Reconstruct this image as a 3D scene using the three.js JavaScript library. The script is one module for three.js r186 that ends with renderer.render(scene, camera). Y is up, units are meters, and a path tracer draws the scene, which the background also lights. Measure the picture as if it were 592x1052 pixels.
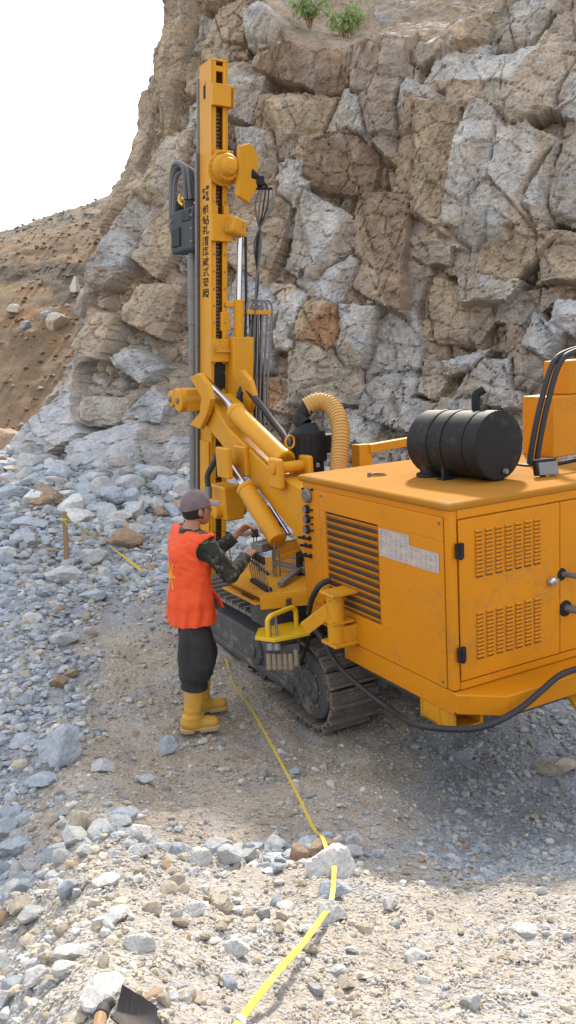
import * as THREE from 'three';
import { mergeGeometries } from 'three/addons/utils/BufferGeometryUtils.js';
import { RoundedBoxGeometry } from 'three/addons/geometries/RoundedBoxGeometry.js';
import { ImprovedNoise } from 'three/addons/math/ImprovedNoise.js';

/* ───────── camera, sky, sun, exposure ───────── */
const scene = new THREE.Scene();
const CAM_H = 2.71, PITCH = 11.35 * Math.PI / 180;
const camera = new THREE.PerspectiveCamera(61.91, 592 / 1052, 0.05, 900);
camera.position.set(0, CAM_H, 0);
camera.rotation.set(-PITCH, 0, 0);
camera.updateMatrixWorld(true);
const renderer = new THREE.WebGLRenderer({ antialias: true });
renderer.toneMapping = THREE.LinearToneMapping;
renderer.toneMappingExposure = 3.6;
renderer.shadowMap.enabled = true;

const SUN_EL = 36.6 * Math.PI / 180, SUN_AZ = 8 * Math.PI / 180;
const sunDir = new THREE.Vector3(Math.sin(SUN_AZ) * Math.cos(SUN_EL), Math.sin(SUN_EL), -Math.cos(SUN_AZ) * Math.cos(SUN_EL));
{ // hazy bright sky: pale blue overhead, white towards the horizon and round the sun
  const W = 512, H = 256, d = new Float32Array(W * H * 4);
  for (let j = 0; j < H; j++) for (let i = 0; i < W; i++) {
    const up = ((j + 0.5) / H - 0.5) * Math.PI, a = ((i + 0.5) / W - 0.5) * 2 * Math.PI;
    const x = Math.cos(a) * Math.cos(up), y = Math.sin(up), z = Math.sin(a) * Math.cos(up);
    const c = x * sunDir.x + y * sunDir.y + z * sunDir.z;
    const h = Math.pow(1 - Math.max(0, y), 2.2), g = Math.pow(Math.max(0, c), 6) * 0.32 + Math.pow(Math.max(0, c), 60) * 0.6;
    const o = (j * W + i) * 4;
    d[o] = 0.34 + 0.17 * h + g; d[o + 1] = 0.375 + 0.135 * h + g * 0.97; d[o + 2] = 0.44 + 0.06 * h + g * 0.9; d[o + 3] = 1;
    if (y < 0) { d[o] = 0.22; d[o + 1] = 0.2; d[o + 2] = 0.18; }
  }
  const t = new THREE.DataTexture(d, W, H, THREE.RGBAFormat, THREE.FloatType);
  t.mapping = THREE.EquirectangularReflectionMapping; t.magFilter = t.minFilter = THREE.LinearFilter; t.needsUpdate = true;
  scene.background = t; scene.environment = t;
}
const sun = new THREE.DirectionalLight(new THREE.Color().setRGB(1, 0.92, 0.81), 2.05);
sun.position.copy(sunDir).multiplyScalar(60).add(new THREE.Vector3(0, 0, -7)); sun.target.position.set(0, 0, -7);
sun.castShadow = true; sun.shadow.radius = 9; sun.shadow.mapSize.set(4096, 4096);
Object.assign(sun.shadow.camera, { left: -25, right: 25, top: 25, bottom: -25, near: 1, far: 150 });
sun.name = 'sun'; scene.add(sun, sun.target);

/* ───────── helpers ───────── */
const V = (x, y, z) => new THREE.Vector3(x, y, z);
const clamp = (x, a, b) => Math.max(a, Math.min(b, x)), lerp = (a, b, t) => a + (b - a) * t;
const sstep = (a, b, x) => { const t = clamp((x - a) / (b - a), 0, 1); return t * t * (3 - 2 * t); };
function rng(seed) { let s = seed | 0; return () => { s = (s + 0x6d2b79f5) | 0; let t = Math.imul(s ^ (s >>> 15), 1 | s); t = (t + Math.imul(t ^ (t >>> 7), 61 | t)) ^ t; return ((t ^ (t >>> 14)) >>> 0) / 4294967296; }; }
const PN = new ImprovedNoise();
const noise = (x, y, z = 0) => PN.noise(x, y, z);
const fbm = (x, y, z = 0, n = 4) => { let s = 0, a = 0.5, f = 1; for (let i = 0; i < n; i++) { s += a * PN.noise(x * f + i * 7.1, y * f + i * 3.3, z * f); a *= 0.5; f *= 2.07; } return s; };
const used = {};
function numbered(n) { if (used[n] === undefined) { used[n] = 0; return n; } used[n]++; return n + '_' + String(used[n]).padStart(3, '0'); }
const CY = Math.cos(PITCH), SY = Math.sin(PITCH), FPX = 877;
// direction of a photograph point, and the point at a given depth along the lens axis
const rayDir = (px, py) => { const x = (px - 296) / FPX, y = -(py - 526) / FPX; return V(x, y * CY - SY, -y * SY - CY); };
const at = (px, py, d) => rayDir(px, py).multiplyScalar(d).add(V(0, CAM_H, 0));
const toPx = (p) => { const y = (p.y - CAM_H) * CY + -(p.z) * SY * -1 * -1, dz = -p.z * CY - (p.y - CAM_H) * SY, yy = (p.y - CAM_H) * CY - p.z * SY; return [296 + FPX * p.x / dz, 526 - FPX * yy / dz, dz]; };
function boxUV(g) {
  if (g.index) g = g.toNonIndexed();
  const p = g.attributes.position, n = p.count, uv = new Float32Array(n * 2), a = V(), b = V(), c = V();
  for (let i = 0; i < n; i += 3) {
    a.fromBufferAttribute(p, i); b.fromBufferAttribute(p, i + 1).sub(a); c.fromBufferAttribute(p, i + 2).sub(a); b.cross(c);
    const X = Math.abs(b.x), Y = Math.abs(b.y), Z = Math.abs(b.z);
    for (let k = 0; k < 3; k++) { const x = p.getX(i + k), y = p.getY(i + k), z = p.getZ(i + k); const q = (i + k) * 2;
      if (X >= Y && X >= Z) { uv[q] = z; uv[q + 1] = y; } else if (Y >= Z) { uv[q] = x; uv[q + 1] = z; } else { uv[q] = x; uv[q + 1] = y; } }
  }
  const o = new THREE.BufferGeometry(); o.setAttribute('position', p); o.setAttribute('normal', g.attributes.normal); o.setAttribute('uv', new THREE.BufferAttribute(uv, 2));
  if (g.attributes.color) o.setAttribute('color', g.attributes.color);
  return o;
}
function part(name, geos, mat, parent, label) {
  geos = [].concat(geos).map((g) => { if (!g.attributes.normal) g.computeVertexNormals(); return boxUV(g); });
  const m = new THREE.Mesh(geos.length > 1 ? mergeGeometries(geos) : geos[0], mat);
  m.name = name; m.castShadow = m.receiveShadow = true; if (label) m.userData.label = label;
  if (parent) parent.add(m); return m;
}
function tag(o, label, category, group) { o.userData.label = label; o.userData.category = category; if (group) o.userData.group = group; return o; }
function thing(name, label, category, group) { const o = new THREE.Group(); o.name = numbered(name); scene.add(o); return tag(o, label, category, group); }
const rb = (w, h, d, x, y, z, r = 0.005, rx = 0, ry = 0, rz = 0) => { const g = new RoundedBoxGeometry(w, h, d, 2, Math.min(r, w / 2.1, h / 2.1, d / 2.1)); if (rx) g.rotateX(rx); if (rz) g.rotateZ(rz); if (ry) g.rotateY(ry); g.translate(x, y, z); return g; };
// box from corner to corner
const bb = (x0, x1, y0, y1, z0, z1, r = 0.004) => rb(x1 - x0, y1 - y0, z1 - z0, (x0 + x1) / 2, (y0 + y1) / 2, (z0 + z1) / 2, r);
function frameOf(p0, p1, hint) { const y = p1.clone().sub(p0).normalize(); const h = hint || (Math.abs(y.y) > 0.95 ? V(1, 0, 0) : V(0, 1, 0)); const x = h.clone().cross(y).normalize(), z = x.clone().cross(y); return new THREE.Matrix4().makeBasis(x, y, z).setPosition(p0); }
function cyl(p0, p1, r0, r1 = r0, n = 20, bevel = 0) { const L = p0.distanceTo(p1); const pts = bevel ? [[0, 0], [r0 - bevel, 0], [r0, bevel], [r1, L - bevel], [r1 - bevel, L], [0, L]] : [[0, 0], [r0, 0], [r0, 0], [r1, L], [r1, L], [0, L]];
  const g = bevel ? new THREE.LatheGeometry(pts.map((q) => new THREE.Vector2(q[0] + 1e-5, q[1])), n) : new THREE.CylinderGeometry(r1, r0, L, n).translate(0, L / 2, 0);
  let q = g; if (bevel) { q = g.toNonIndexed(); q.computeVertexNormals(); q = smoothish(g, 0.6); } return q.applyMatrix4(frameOf(p0, p1)); }
function smoothish(g, cosLim) { // crease normals where faces turn sharply
  const t = g.index ? g.toNonIndexed() : g, p = t.attributes.position, n = p.count, fn = [], map = new Map();
  const a = V(), b = V(), c = V(), key = (i) => Math.round(p.getX(i) * 2e3) + ',' + Math.round(p.getY(i) * 2e3) + ',' + Math.round(p.getZ(i) * 2e3);
  for (let i = 0; i < n; i += 3) { a.fromBufferAttribute(p, i); b.fromBufferAttribute(p, i + 1).sub(a); c.fromBufferAttribute(p, i + 2).sub(a); const f = b.clone().cross(c); fn.push(f); for (let k = 0; k < 3; k++) { const q = key(i + k); if (!map.has(q)) map.set(q, []); map.get(q).push(f); } }
  const out = new Float32Array(n * 3);
  for (let i = 0; i < n; i++) { const f = fn[(i / 3) | 0], fl = f.length() || 1, s = V(); for (const q of map.get(key(i))) if (q.dot(f) > cosLim * fl * (q.length() || 1)) s.add(q); s.normalize(); s.toArray(out, i * 3); }
  t.setAttribute('normal', new THREE.BufferAttribute(out, 3)); return t;
}
const tube = (pts, r, n = 40, m = 10) => new THREE.TubeGeometry(new THREE.CatmullRomCurve3(pts), n, r, m, false);
const barBox = (p0, p1, w, h, hint, r = 0.006) => rb(w, p0.distanceTo(p1), h, 0, p0.distanceTo(p1) / 2, 0, r).applyMatrix4(frameOf(p0, p1, hint));
function plate(pts, th, bev = 0.003) { // polygon in xy, thickness along z from 0
  const s = new THREE.Shape(pts.map((q) => new THREE.Vector2(q[0], q[1]))); return new THREE.ExtrudeGeometry(s, { depth: th, bevelEnabled: bev > 0, bevelSize: bev, bevelThickness: bev, bevelSegments: 1, curveSegments: 14 }); }
const torus = (R, r, arc = Math.PI * 2) => new THREE.TorusGeometry(R, r, 8, 28, arc);
// meshes the zero surface of a distance field (surface nets)
function sdfMesh(f, mn, mx, cell) {
  const nx = Math.ceil((mx[0] - mn[0]) / cell) + 1, ny = Math.ceil((mx[1] - mn[1]) / cell) + 1, nz = Math.ceil((mx[2] - mn[2]) / cell) + 1;
  const F = new Float32Array(nx * ny * nz), id = (i, j, k) => (k * ny + j) * nx + i;
  for (let k = 0; k < nz; k++) for (let j = 0; j < ny; j++) for (let i = 0; i < nx; i++) F[id(i, j, k)] = f(mn[0] + i * cell, mn[1] + j * cell, mn[2] + k * cell);
  const vi = new Int32Array(nx * ny * nz).fill(-1), P = [], I = [];
  const E = [[0, 1], [2, 3], [4, 5], [6, 7], [0, 2], [1, 3], [4, 6], [5, 7], [0, 4], [1, 5], [2, 6], [3, 7]];
  for (let k = 0; k < nz - 1; k++) for (let j = 0; j < ny - 1; j++) for (let i = 0; i < nx - 1; i++) {
    const v = []; let neg = 0; for (let c = 0; c < 8; c++) { v[c] = F[id(i + (c & 1), j + ((c >> 1) & 1), k + (c >> 2))]; if (v[c] < 0) neg++; }
    if (!neg || neg === 8) continue;
    let x = 0, y = 0, z = 0, n = 0;
    for (const [a, b] of E) if ((v[a] < 0) !== (v[b] < 0)) { const t = v[a] / (v[a] - v[b]); x += lerp(a & 1, b & 1, t); y += lerp((a >> 1) & 1, (b >> 1) & 1, t); z += lerp(a >> 2, b >> 2, t); n++; }
    vi[id(i, j, k)] = P.length / 3; P.push(mn[0] + (i + x / n) * cell, mn[1] + (j + y / n) * cell, mn[2] + (k + z / n) * cell);
  }
  const quad = (a, b, c, d, flip) => { if (a < 0 || b < 0 || c < 0 || d < 0) return; if (flip) I.push(a, c, b, a, d, c); else I.push(a, b, c, a, c, d); };
  for (let k = 1; k < nz - 1; k++) for (let j = 1; j < ny - 1; j++) for (let i = 1; i < nx - 1; i++) {
    const s = F[id(i, j, k)] < 0;
    if (s !== (F[id(i + 1, j, k)] < 0)) quad(vi[id(i, j - 1, k - 1)], vi[id(i, j, k - 1)], vi[id(i, j, k)], vi[id(i, j - 1, k)], !s);
    if (s !== (F[id(i, j + 1, k)] < 0)) quad(vi[id(i - 1, j, k - 1)], vi[id(i - 1, j, k)], vi[id(i, j, k)], vi[id(i, j, k - 1)], !s);
    if (s !== (F[id(i, j, k + 1)] < 0)) quad(vi[id(i - 1, j - 1, k)], vi[id(i, j - 1, k)], vi[id(i, j, k)], vi[id(i - 1, j, k)], !s);
  }
  const g = new THREE.BufferGeometry(); g.setAttribute('position', new THREE.Float32BufferAttribute(P, 3)); g.setIndex(I); g.computeVertexNormals(); return g;
}
const capD = (x, y, z, a, b, ra, rb_) => { const bx = b[0] - a[0], by = b[1] - a[1], bz = b[2] - a[2], px = x - a[0], py = y - a[1], pz = z - a[2]; const t = clamp((px * bx + py * by + pz * bz) / (bx * bx + by * by + bz * bz || 1), 0, 1); return Math.hypot(px - bx * t, py - by * t, pz - bz * t) - lerp(ra, rb_, t); };
const smin = (a, b, k) => { const h = Math.max(k - Math.abs(a - b), 0) / k; return Math.min(a, b) - h * h * k * 0.25; };

/* ───────── textures and materials ───────── */
const TS = 512;
function tileNoise(seed, freqs) { // periodic value noise, sum of octaves [freq, amp]
  const out = new Float32Array(TS * TS), r = rng(seed);
  for (const [f, a] of freqs) {
    const g = new Float32Array(f * f).map(() => r() * 2 - 1);
    for (let y = 0; y < TS; y++) for (let x = 0; x < TS; x++) {
      const u = x / TS * f, v = y / TS * f, x0 = u | 0, y0 = v | 0, fx = u - x0, fy = v - y0, sx = fx * fx * (3 - 2 * fx), sy = fy * fy * (3 - 2 * fy), x1 = (x0 + 1) % f, y1 = (y0 + 1) % f;
      out[y * TS + x] += a * lerp(lerp(g[y0 * f + x0], g[y0 * f + x1], sx), lerp(g[y1 * f + x0], g[y1 * f + x1], sx), sy);
    }
  }
  return out;
}
function tex(fn, rep, srgb = true) {
  const d = new Uint8Array(TS * TS * 4); const c = [0, 0, 0];
  for (let i = 0; i < TS * TS; i++) { fn(i, c); for (let k = 0; k < 3; k++) d[i * 4 + k] = clamp(srgb ? 255 * Math.pow(clamp(c[k], 0, 1), 1 / 2.2) : 255 * c[k], 0, 255); d[i * 4 + 3] = 255; }
  const t = new THREE.DataTexture(d, TS, TS); t.wrapS = t.wrapT = THREE.RepeatWrapping; t.magFilter = THREE.LinearFilter; t.minFilter = THREE.LinearMipmapLinearFilter; t.repeat.set(rep, rep); if (srgb) t.colorSpace = THREE.SRGBColorSpace; t.needsUpdate = true; return t;
}
const nRock = tileNoise(1, [[5, 0.3], [11, 0.3], [29, 0.35], [67, 0.4], [131, 0.35], [257, 0.25]]), nFine = tileNoise(2, [[40, 0.4], [97, 0.5], [211, 0.5]]), nBig = tileNoise(3, [[3, 0.5], [7, 0.4], [17, 0.3], [41, 0.2]]), nScr = tileNoise(4, [[6, 0.4], [13, 0.4], [90, 0.3], [200, 0.3]]);
const tRock = tex((i, c) => { const v = 0.8 + nRock[i] * 0.3, w = nBig[i] * 0.07; c[0] = v + w; c[1] = v; c[2] = v - w; }, 1.1), bRock = tex((i, c) => { c[0] = c[1] = c[2] = 0.5 + nRock[i] * 0.4; }, 1.1, false);
const tSoil = tex((i, c) => { const v = 0.78 + nFine[i] * 0.17 + nBig[i] * 0.12; c[0] = v; c[1] = v; c[2] = v; }, 0.9), bSoil = tex((i, c) => { c[0] = c[1] = c[2] = 0.5 + nFine[i] * 0.25 + nRock[i] * 0.25; }, 0.9, false);
const M = {};
const std = (rgb, rough, metal = 0, extra = {}) => new THREE.MeshStandardMaterial({ color: new THREE.Color().setRGB(...rgb), roughness: rough, metalness: metal, ...extra });
const dull = (rgb, rough, metal, extra) => new THREE.MeshPhysicalMaterial({ color: new THREE.Color().setRGB(...rgb), roughness: rough, metalness: metal || 0, specularIntensity: 0.4, ...extra });
function paintTex(base, dirt, amt, rep, seed) { const a = tileNoise(seed, [[3, 0.5], [8, 0.4], [19, 0.3], [60, 0.25], [150, 0.2]]);
  return tex((i, c) => { const y = (i / TS) | 0, x = i % TS, st = nScr[((y < 256 ? y : 511 - y) >> 3) * TS + x]; const d = (sstep(0.15, 1.0, a[i] + nScr[i] * 0.35) + sstep(0.2, 1.0, st) * 0.55) * amt, v = 1 + nBig[i] * 0.07, s = nScr[i] > 0.95 ? 0.35 : 0; for (let k = 0; k < 3; k++) c[k] = lerp(base[k] * v, dirt[k], clamp(d + s * amt, 0, 1)); }, rep); }
const rPaint = tex((i, c) => { c[0] = c[1] = c[2] = 0.62 + nBig[i] * 0.16 + nScr[i] * 0.1; }, 0.8, false), bDent = tex((i, c) => { c[0] = c[1] = c[2] = 0.5 + nBig[i] * 0.4; }, 0.9, false), bGrit = tex((i, c) => { c[0] = c[1] = c[2] = 0.5 + nScr[i] * 0.3; }, 1.6, false);
const YEL = [0.57, 0.206, 0.002], YEL2 = [0.58, 0.262, 0.008];
M.yellow = dull([1, 1, 1], 0.72, 0, { map: paintTex(YEL, [0.34, 0.16, 0.03], 0.65, 0.6, 11), roughnessMap: rPaint, bumpMap: bDent, bumpScale: 0.004 });
M.mast = dull([1, 1, 1], 0.75, 0, { map: paintTex(YEL2, [0.4, 0.24, 0.08], 0.65, 0.9, 12), roughnessMap: rPaint, bumpMap: bDent, bumpScale: 0.001 });
M.roof = dull([1, 1, 1], 0.95, 0, { map: paintTex([0.36, 0.15, 0.01], [0.3, 0.17, 0.06], 0.9, 0.7, 13), bumpMap: bDent, bumpScale: 0.004 });
M.yellowdirty = dull([1, 1, 1], 0.85, 0, { map: paintTex(YEL2, [0.2, 0.13, 0.06], 1.1, 1.3, 14), roughnessMap: rPaint, bumpMap: bGrit, bumpScale: 0.002 });
M.bright = std([1, 1, 1], 0.6, 0, { map: paintTex([0.68, 0.42, 0.01], [0.4, 0.3, 0.1], 0.4, 1.2, 15), roughnessMap: rPaint });
M.black = dull([1, 1, 1], 0.62, 0, { map: paintTex([0.012, 0.012, 0.013], [0.05, 0.043, 0.038], 0.8, 1.2, 16), bumpMap: bGrit, bumpScale: 0.0015 });
M.rubber = std([0.016, 0.016, 0.018], 0.6);
M.steel = std([0.55, 0.56, 0.6], 0.22, 1);
M.greysteel = std([1, 1, 1], 0.55, 0.55, { map: paintTex([0.2, 0.2, 0.2], [0.14, 0.1, 0.07], 1, 1.5, 17) });
M.track = std([1, 1, 1], 0.8, 0.15, { map: paintTex([0.15, 0.128, 0.108], [0.36, 0.3, 0.24], 1.2, 1.6, 18), bumpMap: bGrit, bumpScale: 0.004 });
M.frame = std([1, 1, 1], 0.75, 0.1, { map: paintTex([0.07, 0.07, 0.072], [0.26, 0.22, 0.18], 1.0, 1.0, 19), bumpMap: bGrit, bumpScale: 0.002 });
M.hoseGrey = std([0.11, 0.115, 0.12], 0.65);
M.bluegrey = std([1, 1, 1], 0.7, 0, { map: paintTex([0.016, 0.023, 0.031], [0.07, 0.066, 0.062], 0.7, 1.2, 20) });
M.dark = std([0.012, 0.011, 0.01], 0.9);
M.grille = std([0.11, 0.1, 0.09], 0.85, 0.2, { bumpMap: bGrit, bumpScale: 0.004 });
M.hose = std([0.5, 0.29, 0.08], 0.7);
M.red = std([0.6, 0.04, 0.03], 0.5);
M.tan = std([1, 1, 1], 0.7, 0.2, { map: paintTex([0.3, 0.24, 0.17], [0.14, 0.12, 0.1], 1, 3, 21) });
M.paper = std([0.42, 0.38, 0.36], 0.8);
M.ink = std([0.05, 0.035, 0.02], 0.9);
M.tape = std([1, 1, 1], 0.6, 0, { map: paintTex([0.6, 0.44, 0.03], [0.4, 0.33, 0.2], 0.9, 2.5, 71) });
M.wood = std([1, 1, 1], 0.85, 0, { map: tex((i, c) => { const y = (i / TS) | 0, v = 0.85 + 0.15 * Math.sin((i % TS) * 0.35 + nBig[i] * 6) + nFine[i] * 0.08; c[0] = 0.36 * v; c[1] = 0.22 * v; c[2] = 0.11 * v; }, 4) });
M.orange = std([0.72, 0.072, 0.01], 0.75, 0, { bumpMap: bGrit, bumpScale: 0.001 });
M.trouser = std([1, 1, 1], 0.95, 0, { map: tex((i, c) => { const v = 0.02 + nBig[i] * 0.008 + nFine[i] * 0.006; c[0] = v * 1.1; c[1] = v; c[2] = v * 1.05; }, 1.5) });
M.boot = std([1, 1, 1], 0.55, 0, { map: paintTex([0.56, 0.3, 0.03], [0.36, 0.27, 0.17], 1.3, 2.2, 22) });
M.sole = std([0.45, 0.32, 0.16], 0.85);
M.cap = std([1, 1, 1], 0.95, 0, { map: tex((i, c) => { const v = 1 + nBig[i] * 0.22 + nFine[i] * 0.1; c[0] = 0.16 * v; c[1] = 0.115 * v; c[2] = 0.125 * v; }, 4) });
M.skin = std([1, 1, 1], 0.6, 0, { map: tex((i, c) => { const v = 1 + nBig[i] * 0.12 + nFine[i] * 0.05; c[0] = 0.36 * v; c[1] = 0.17 * v; c[2] = 0.105 * v; }, 5) });
M.hair = std([0.012, 0.01, 0.009], 0.8);
{ const a = tileNoise(31, [[9, 0.7], [21, 0.5]]), b = tileNoise(32, [[10, 0.7], [23, 0.5]]), c2 = tileNoise(33, [[11, 0.7], [25, 0.5]]);
  M.camo = std([1, 1, 1], 0.9, 0, { map: tex((i, c) => { let k = [0.02, 0.025, 0.015]; if (a[i] > 0.18) k = [0.009, 0.01, 0.009]; if (b[i] > 0.33) k = [0.05, 0.034, 0.022]; if (c2[i] > 0.42) k = [0.09, 0.09, 0.06]; const v = 1 + nFine[i] * 0.15; c[0] = k[0] * v; c[1] = k[1] * v; c[2] = k[2] * v; }, 1.6) }); }
M.rock = new THREE.MeshStandardMaterial({ vertexColors: true, flatShading: true, roughness: 0.93, map: tRock, bumpMap: bRock, bumpScale: 0.035 });
M.soil = new THREE.MeshStandardMaterial({ vertexColors: true, roughness: 0.97, map: tSoil, bumpMap: bSoil, bumpScale: 0.024 });
const stone = (r, g, b) => std([r, g, b], 0.92, 0, { map: tRock, bumpMap: bRock, bumpScale: 0.003, flatShading: true });
const STONES = { grey: stone(0.55, 0.54, 0.52), blue: stone(0.46, 0.49, 0.53), pale: stone(0.74, 0.71, 0.66), tan: stone(0.57, 0.48, 0.37), brown: stone(0.4, 0.27, 0.17) };
M.gravel = std([1, 1, 1], 0.95, 0, { flatShading: true, map: tRock });
M.leaf = new THREE.MeshPhysicalMaterial({ color: new THREE.Color().setRGB(0.3, 0.4, 0.15), roughness: 0.9, transmission: 0.45, thickness: 0, side: THREE.DoubleSide });

/* ───────── ground ───────── */
function groundY(x, z) {
  const d = -z;
  let y = 0;
  y += 1.12 * sstep(5.3, 1.0, d) * sstep(-2.6, -0.4, x - 0.25 * (d - 3) * -0.2);           // the bank the photograph was taken from
  const edge = -1.05 - 0.28 * (d - 3.2);                                                  // crest of the bank; rubble falls away to its left
  y -= 0.75 * sstep(0.1, 2.2, edge - x) * sstep(9.5, 4.5, d) + 0.25 * sstep(0, 3, edge - x);
  y += 0.14 * Math.exp(-Math.pow((edge + 0.25 - x) / 0.28, 2)) * sstep(6.5, 4.5, d);
  y -= 0.22 * sstep(0.35, 1.1, x - 0.1 * (d - 4)) * sstep(3.0, 4.3, d) * sstep(9, 6, d);   // hollow under the machine
  y += 0.09 * Math.exp(-((x - 0.35) ** 2 / 0.15 + (d - 4.6) ** 2 / 0.2));
  y += 0.5 * sstep(9.5, 15.5, d) + 0.22 * sstep(12, 15, d) * sstep(0.5, -1.5, x);
  y -= 0.12 * Math.exp(-((x - 0.15) ** 2 / 0.7 + (d - 6.0) ** 2 / 1.2));                                             // rises to the foot of the face
  y += 0.25 * Math.exp(-((x + 3.6) ** 2 + (d - 12.5) ** 2) / 3);
  const a = sstep(0.3, 1.5, Math.hypot(x - 0.3, d - 6.6) - 1.2);
  y += fbm(x * 0.9, z * 0.9, 3.3, 3) * 0.16 * a + fbm(x * 3.4, z * 3.4, 1.7, 4) * 0.085 + Math.abs(noise(x * 9, z * 9, 4)) * 0.03;
  return y;
}
function rubble(x, z) { // 0 packed soil … 1 broken grey rock
  const d = -z; const edge = -1.05 - 0.28 * (d - 3.2);
  let r = sstep(-0.3, 0.45, edge - x + 0.4 * sstep(4.2, 6, d) + fbm(x * 2, z * 2, 8, 3) * 0.6);
  r = Math.max(r, sstep(8.2, 9.6, d + fbm(x, z, 2) * 1.6) * 0.95);
  r = Math.max(r, sstep(0.3, 1.0, x - 0.35 * (d - 4.0) * 0.4 + fbm(x * 2, z * 2, 5, 3) * 0.5) * sstep(2.6, 3.8, d));
  r = Math.max(r, 0.75 * Math.exp(-Math.pow((d - 3.55 - 0.25 * x + fbm(x * 3, z * 3) * 0.5) / 0.28, 2)) * sstep(1.2, 0.2, x));
  r = Math.max(r, 0.22 * sstep(0.2, -0.5, x) * sstep(3.6, 2.8, d));
  r = Math.max(r, 0.4 * sstep(0.05, 0.35, fbm(x * 1.7, z * 1.7, 11, 3)));
  return clamp(r, 0, 1);
}
const lin = (a, b, t) => [lerp(a[0], b[0], t), lerp(a[1], b[1], t), lerp(a[2], b[2], t)];
function sheet(name, x0, x1, z0, z1, nx, nz, hy, col, uvS = 1, mat = M.soil) {
  const P = new Float32Array((nx + 1) * (nz + 1) * 3), C = new Float32Array(P.length), U = new Float32Array((nx + 1) * (nz + 1) * 2), I = [];
  for (let j = 0, k = 0; j <= nz; j++) for (let i = 0; i <= nx; i++, k++) {
    const x = lerp(x0, x1, i / nx), z = lerp(z0, z1, j / nz), y = hy(x, z), c = col(x, z, y);
    P[k * 3] = x; P[k * 3 + 1] = y; P[k * 3 + 2] = z; C[k * 3] = c[0]; C[k * 3 + 1] = c[1]; C[k * 3 + 2] = c[2]; U[k * 2] = x * uvS; U[k * 2 + 1] = z * uvS;
    if (i < nx && j < nz) { const a = k, b = k + 1, e = k + nx + 1, f = e + 1; I.push(a, b, e, b, f, e); }
  }
  const g = new THREE.BufferGeometry(); g.setAttribute('position', new THREE.BufferAttribute(P, 3)); g.setAttribute('color', new THREE.BufferAttribute(C, 3)); g.setAttribute('uv', new THREE.BufferAttribute(U, 2)); g.setIndex(I);
  g.computeVertexNormals(); const nn = g.attributes.normal; if (nn.getY(0) < 0) { for (let i = 0; i < I.length; i += 3) { const t = I[i]; I[i] = I[i + 1]; I[i + 1] = t; } g.setIndex(I); g.computeVertexNormals(); }
  const m = new THREE.Mesh(g, mat); m.name = name; m.castShadow = m.receiveShadow = true; m.userData.kind = 'structure'; scene.add(m); return m;
}
const TANSOIL = [0.47, 0.385, 0.29], PALESOIL = [0.4, 0.355, 0.3], GREYSOIL = [0.36, 0.37, 0.385];
sheet('ground', -9, 8, 1.2, -18, 430, 480, groundY, (x, z) => {
  const r = rubble(x, z), n = fbm(x * 2.3, z * 2.3, 5, 4) * 0.5 + 0.5;
  let c = lin(TANSOIL, PALESOIL, clamp(sstep(4.6, 2.6, -z) * 0.9 + (n - 0.5) * 0.6, 0, 1)); c = lin(c, GREYSOIL, r * 0.85); c = lin(c, GREYSOIL, 0.5 * sstep(0.0, 0.3, fbm(x * 3.3, z * 3.3, 77, 4)));
  const dust = Math.exp(-((x + 1.9) ** 2 / 0.5 + (z + 8.6) ** 2 / 0.5)); c = lin(c, [0.33, 0.34, 0.37], clamp(dust, 0, 1));
  const v = 0.9 + 0.25 * n; return [c[0] * v, c[1] * v, c[2] * v];
});
sheet('terrain', -220, 220, 160, -260, 60, 60, (x, z) => -1.6 + fbm(x * 0.03, z * 0.03, 1) * 0.6, () => [0.34, 0.28, 0.21]);
function hillY(x, z) {
  const d = -z; const crest = 6.7 + 0.3 * (x + 7.5), zc = 28.5;
  const t = clamp((d - 15) / (zc - 15), 0, 1.0), up = lerp(-0.3, crest, Math.pow(t, 0.85));
  const back = d > zc ? -(d - zc) * 0.12 : 0;
  return up + back + fbm(x * 0.3, z * 0.3, 2, 4) * 0.3 * sstep(0, 0.3, t) + fbm(x * 3.2, z * 3.2, 9, 4) * 0.1 + Math.max(0, noise(x * 1.1, z * 1.1, 4) - 0.35) * 0.5;
}
sheet('hill', -34, 3, -14.5, -52, 330, 330, hillY, (x, z, y) => {
  const n = fbm(x * 0.5, z * 0.5, 6, 5), m = fbm(x * 1.8, z * 1.8, 2, 4), str = noise(x * 0.3 + y * 0.5, y * 1.1 - x * 0.22, 3);
  let c = lin([0.33, 0.2, 0.105], [0.45, 0.31, 0.18], clamp(0.5 + n * 1.5, 0, 1)); c = lin(c, [0.4, 0.2, 0.07], sstep(0.05, 0.4, m + n) * 0.7);
  c = lin(c, [0.13, 0.1, 0.075], sstep(0.05, 0.35, str) * sstep(2, 4, y) * sstep(7.4, 6, y) * 0.85); c = lin(c, [0.45, 0.37, 0.27], sstep(5.2, 6.8, y - 0.25 * (x + 7.5)) * 0.7);
  const v = 0.7 + m * 0.4; return [c[0] * v, c[1] * v, c[2] * v];
});

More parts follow.
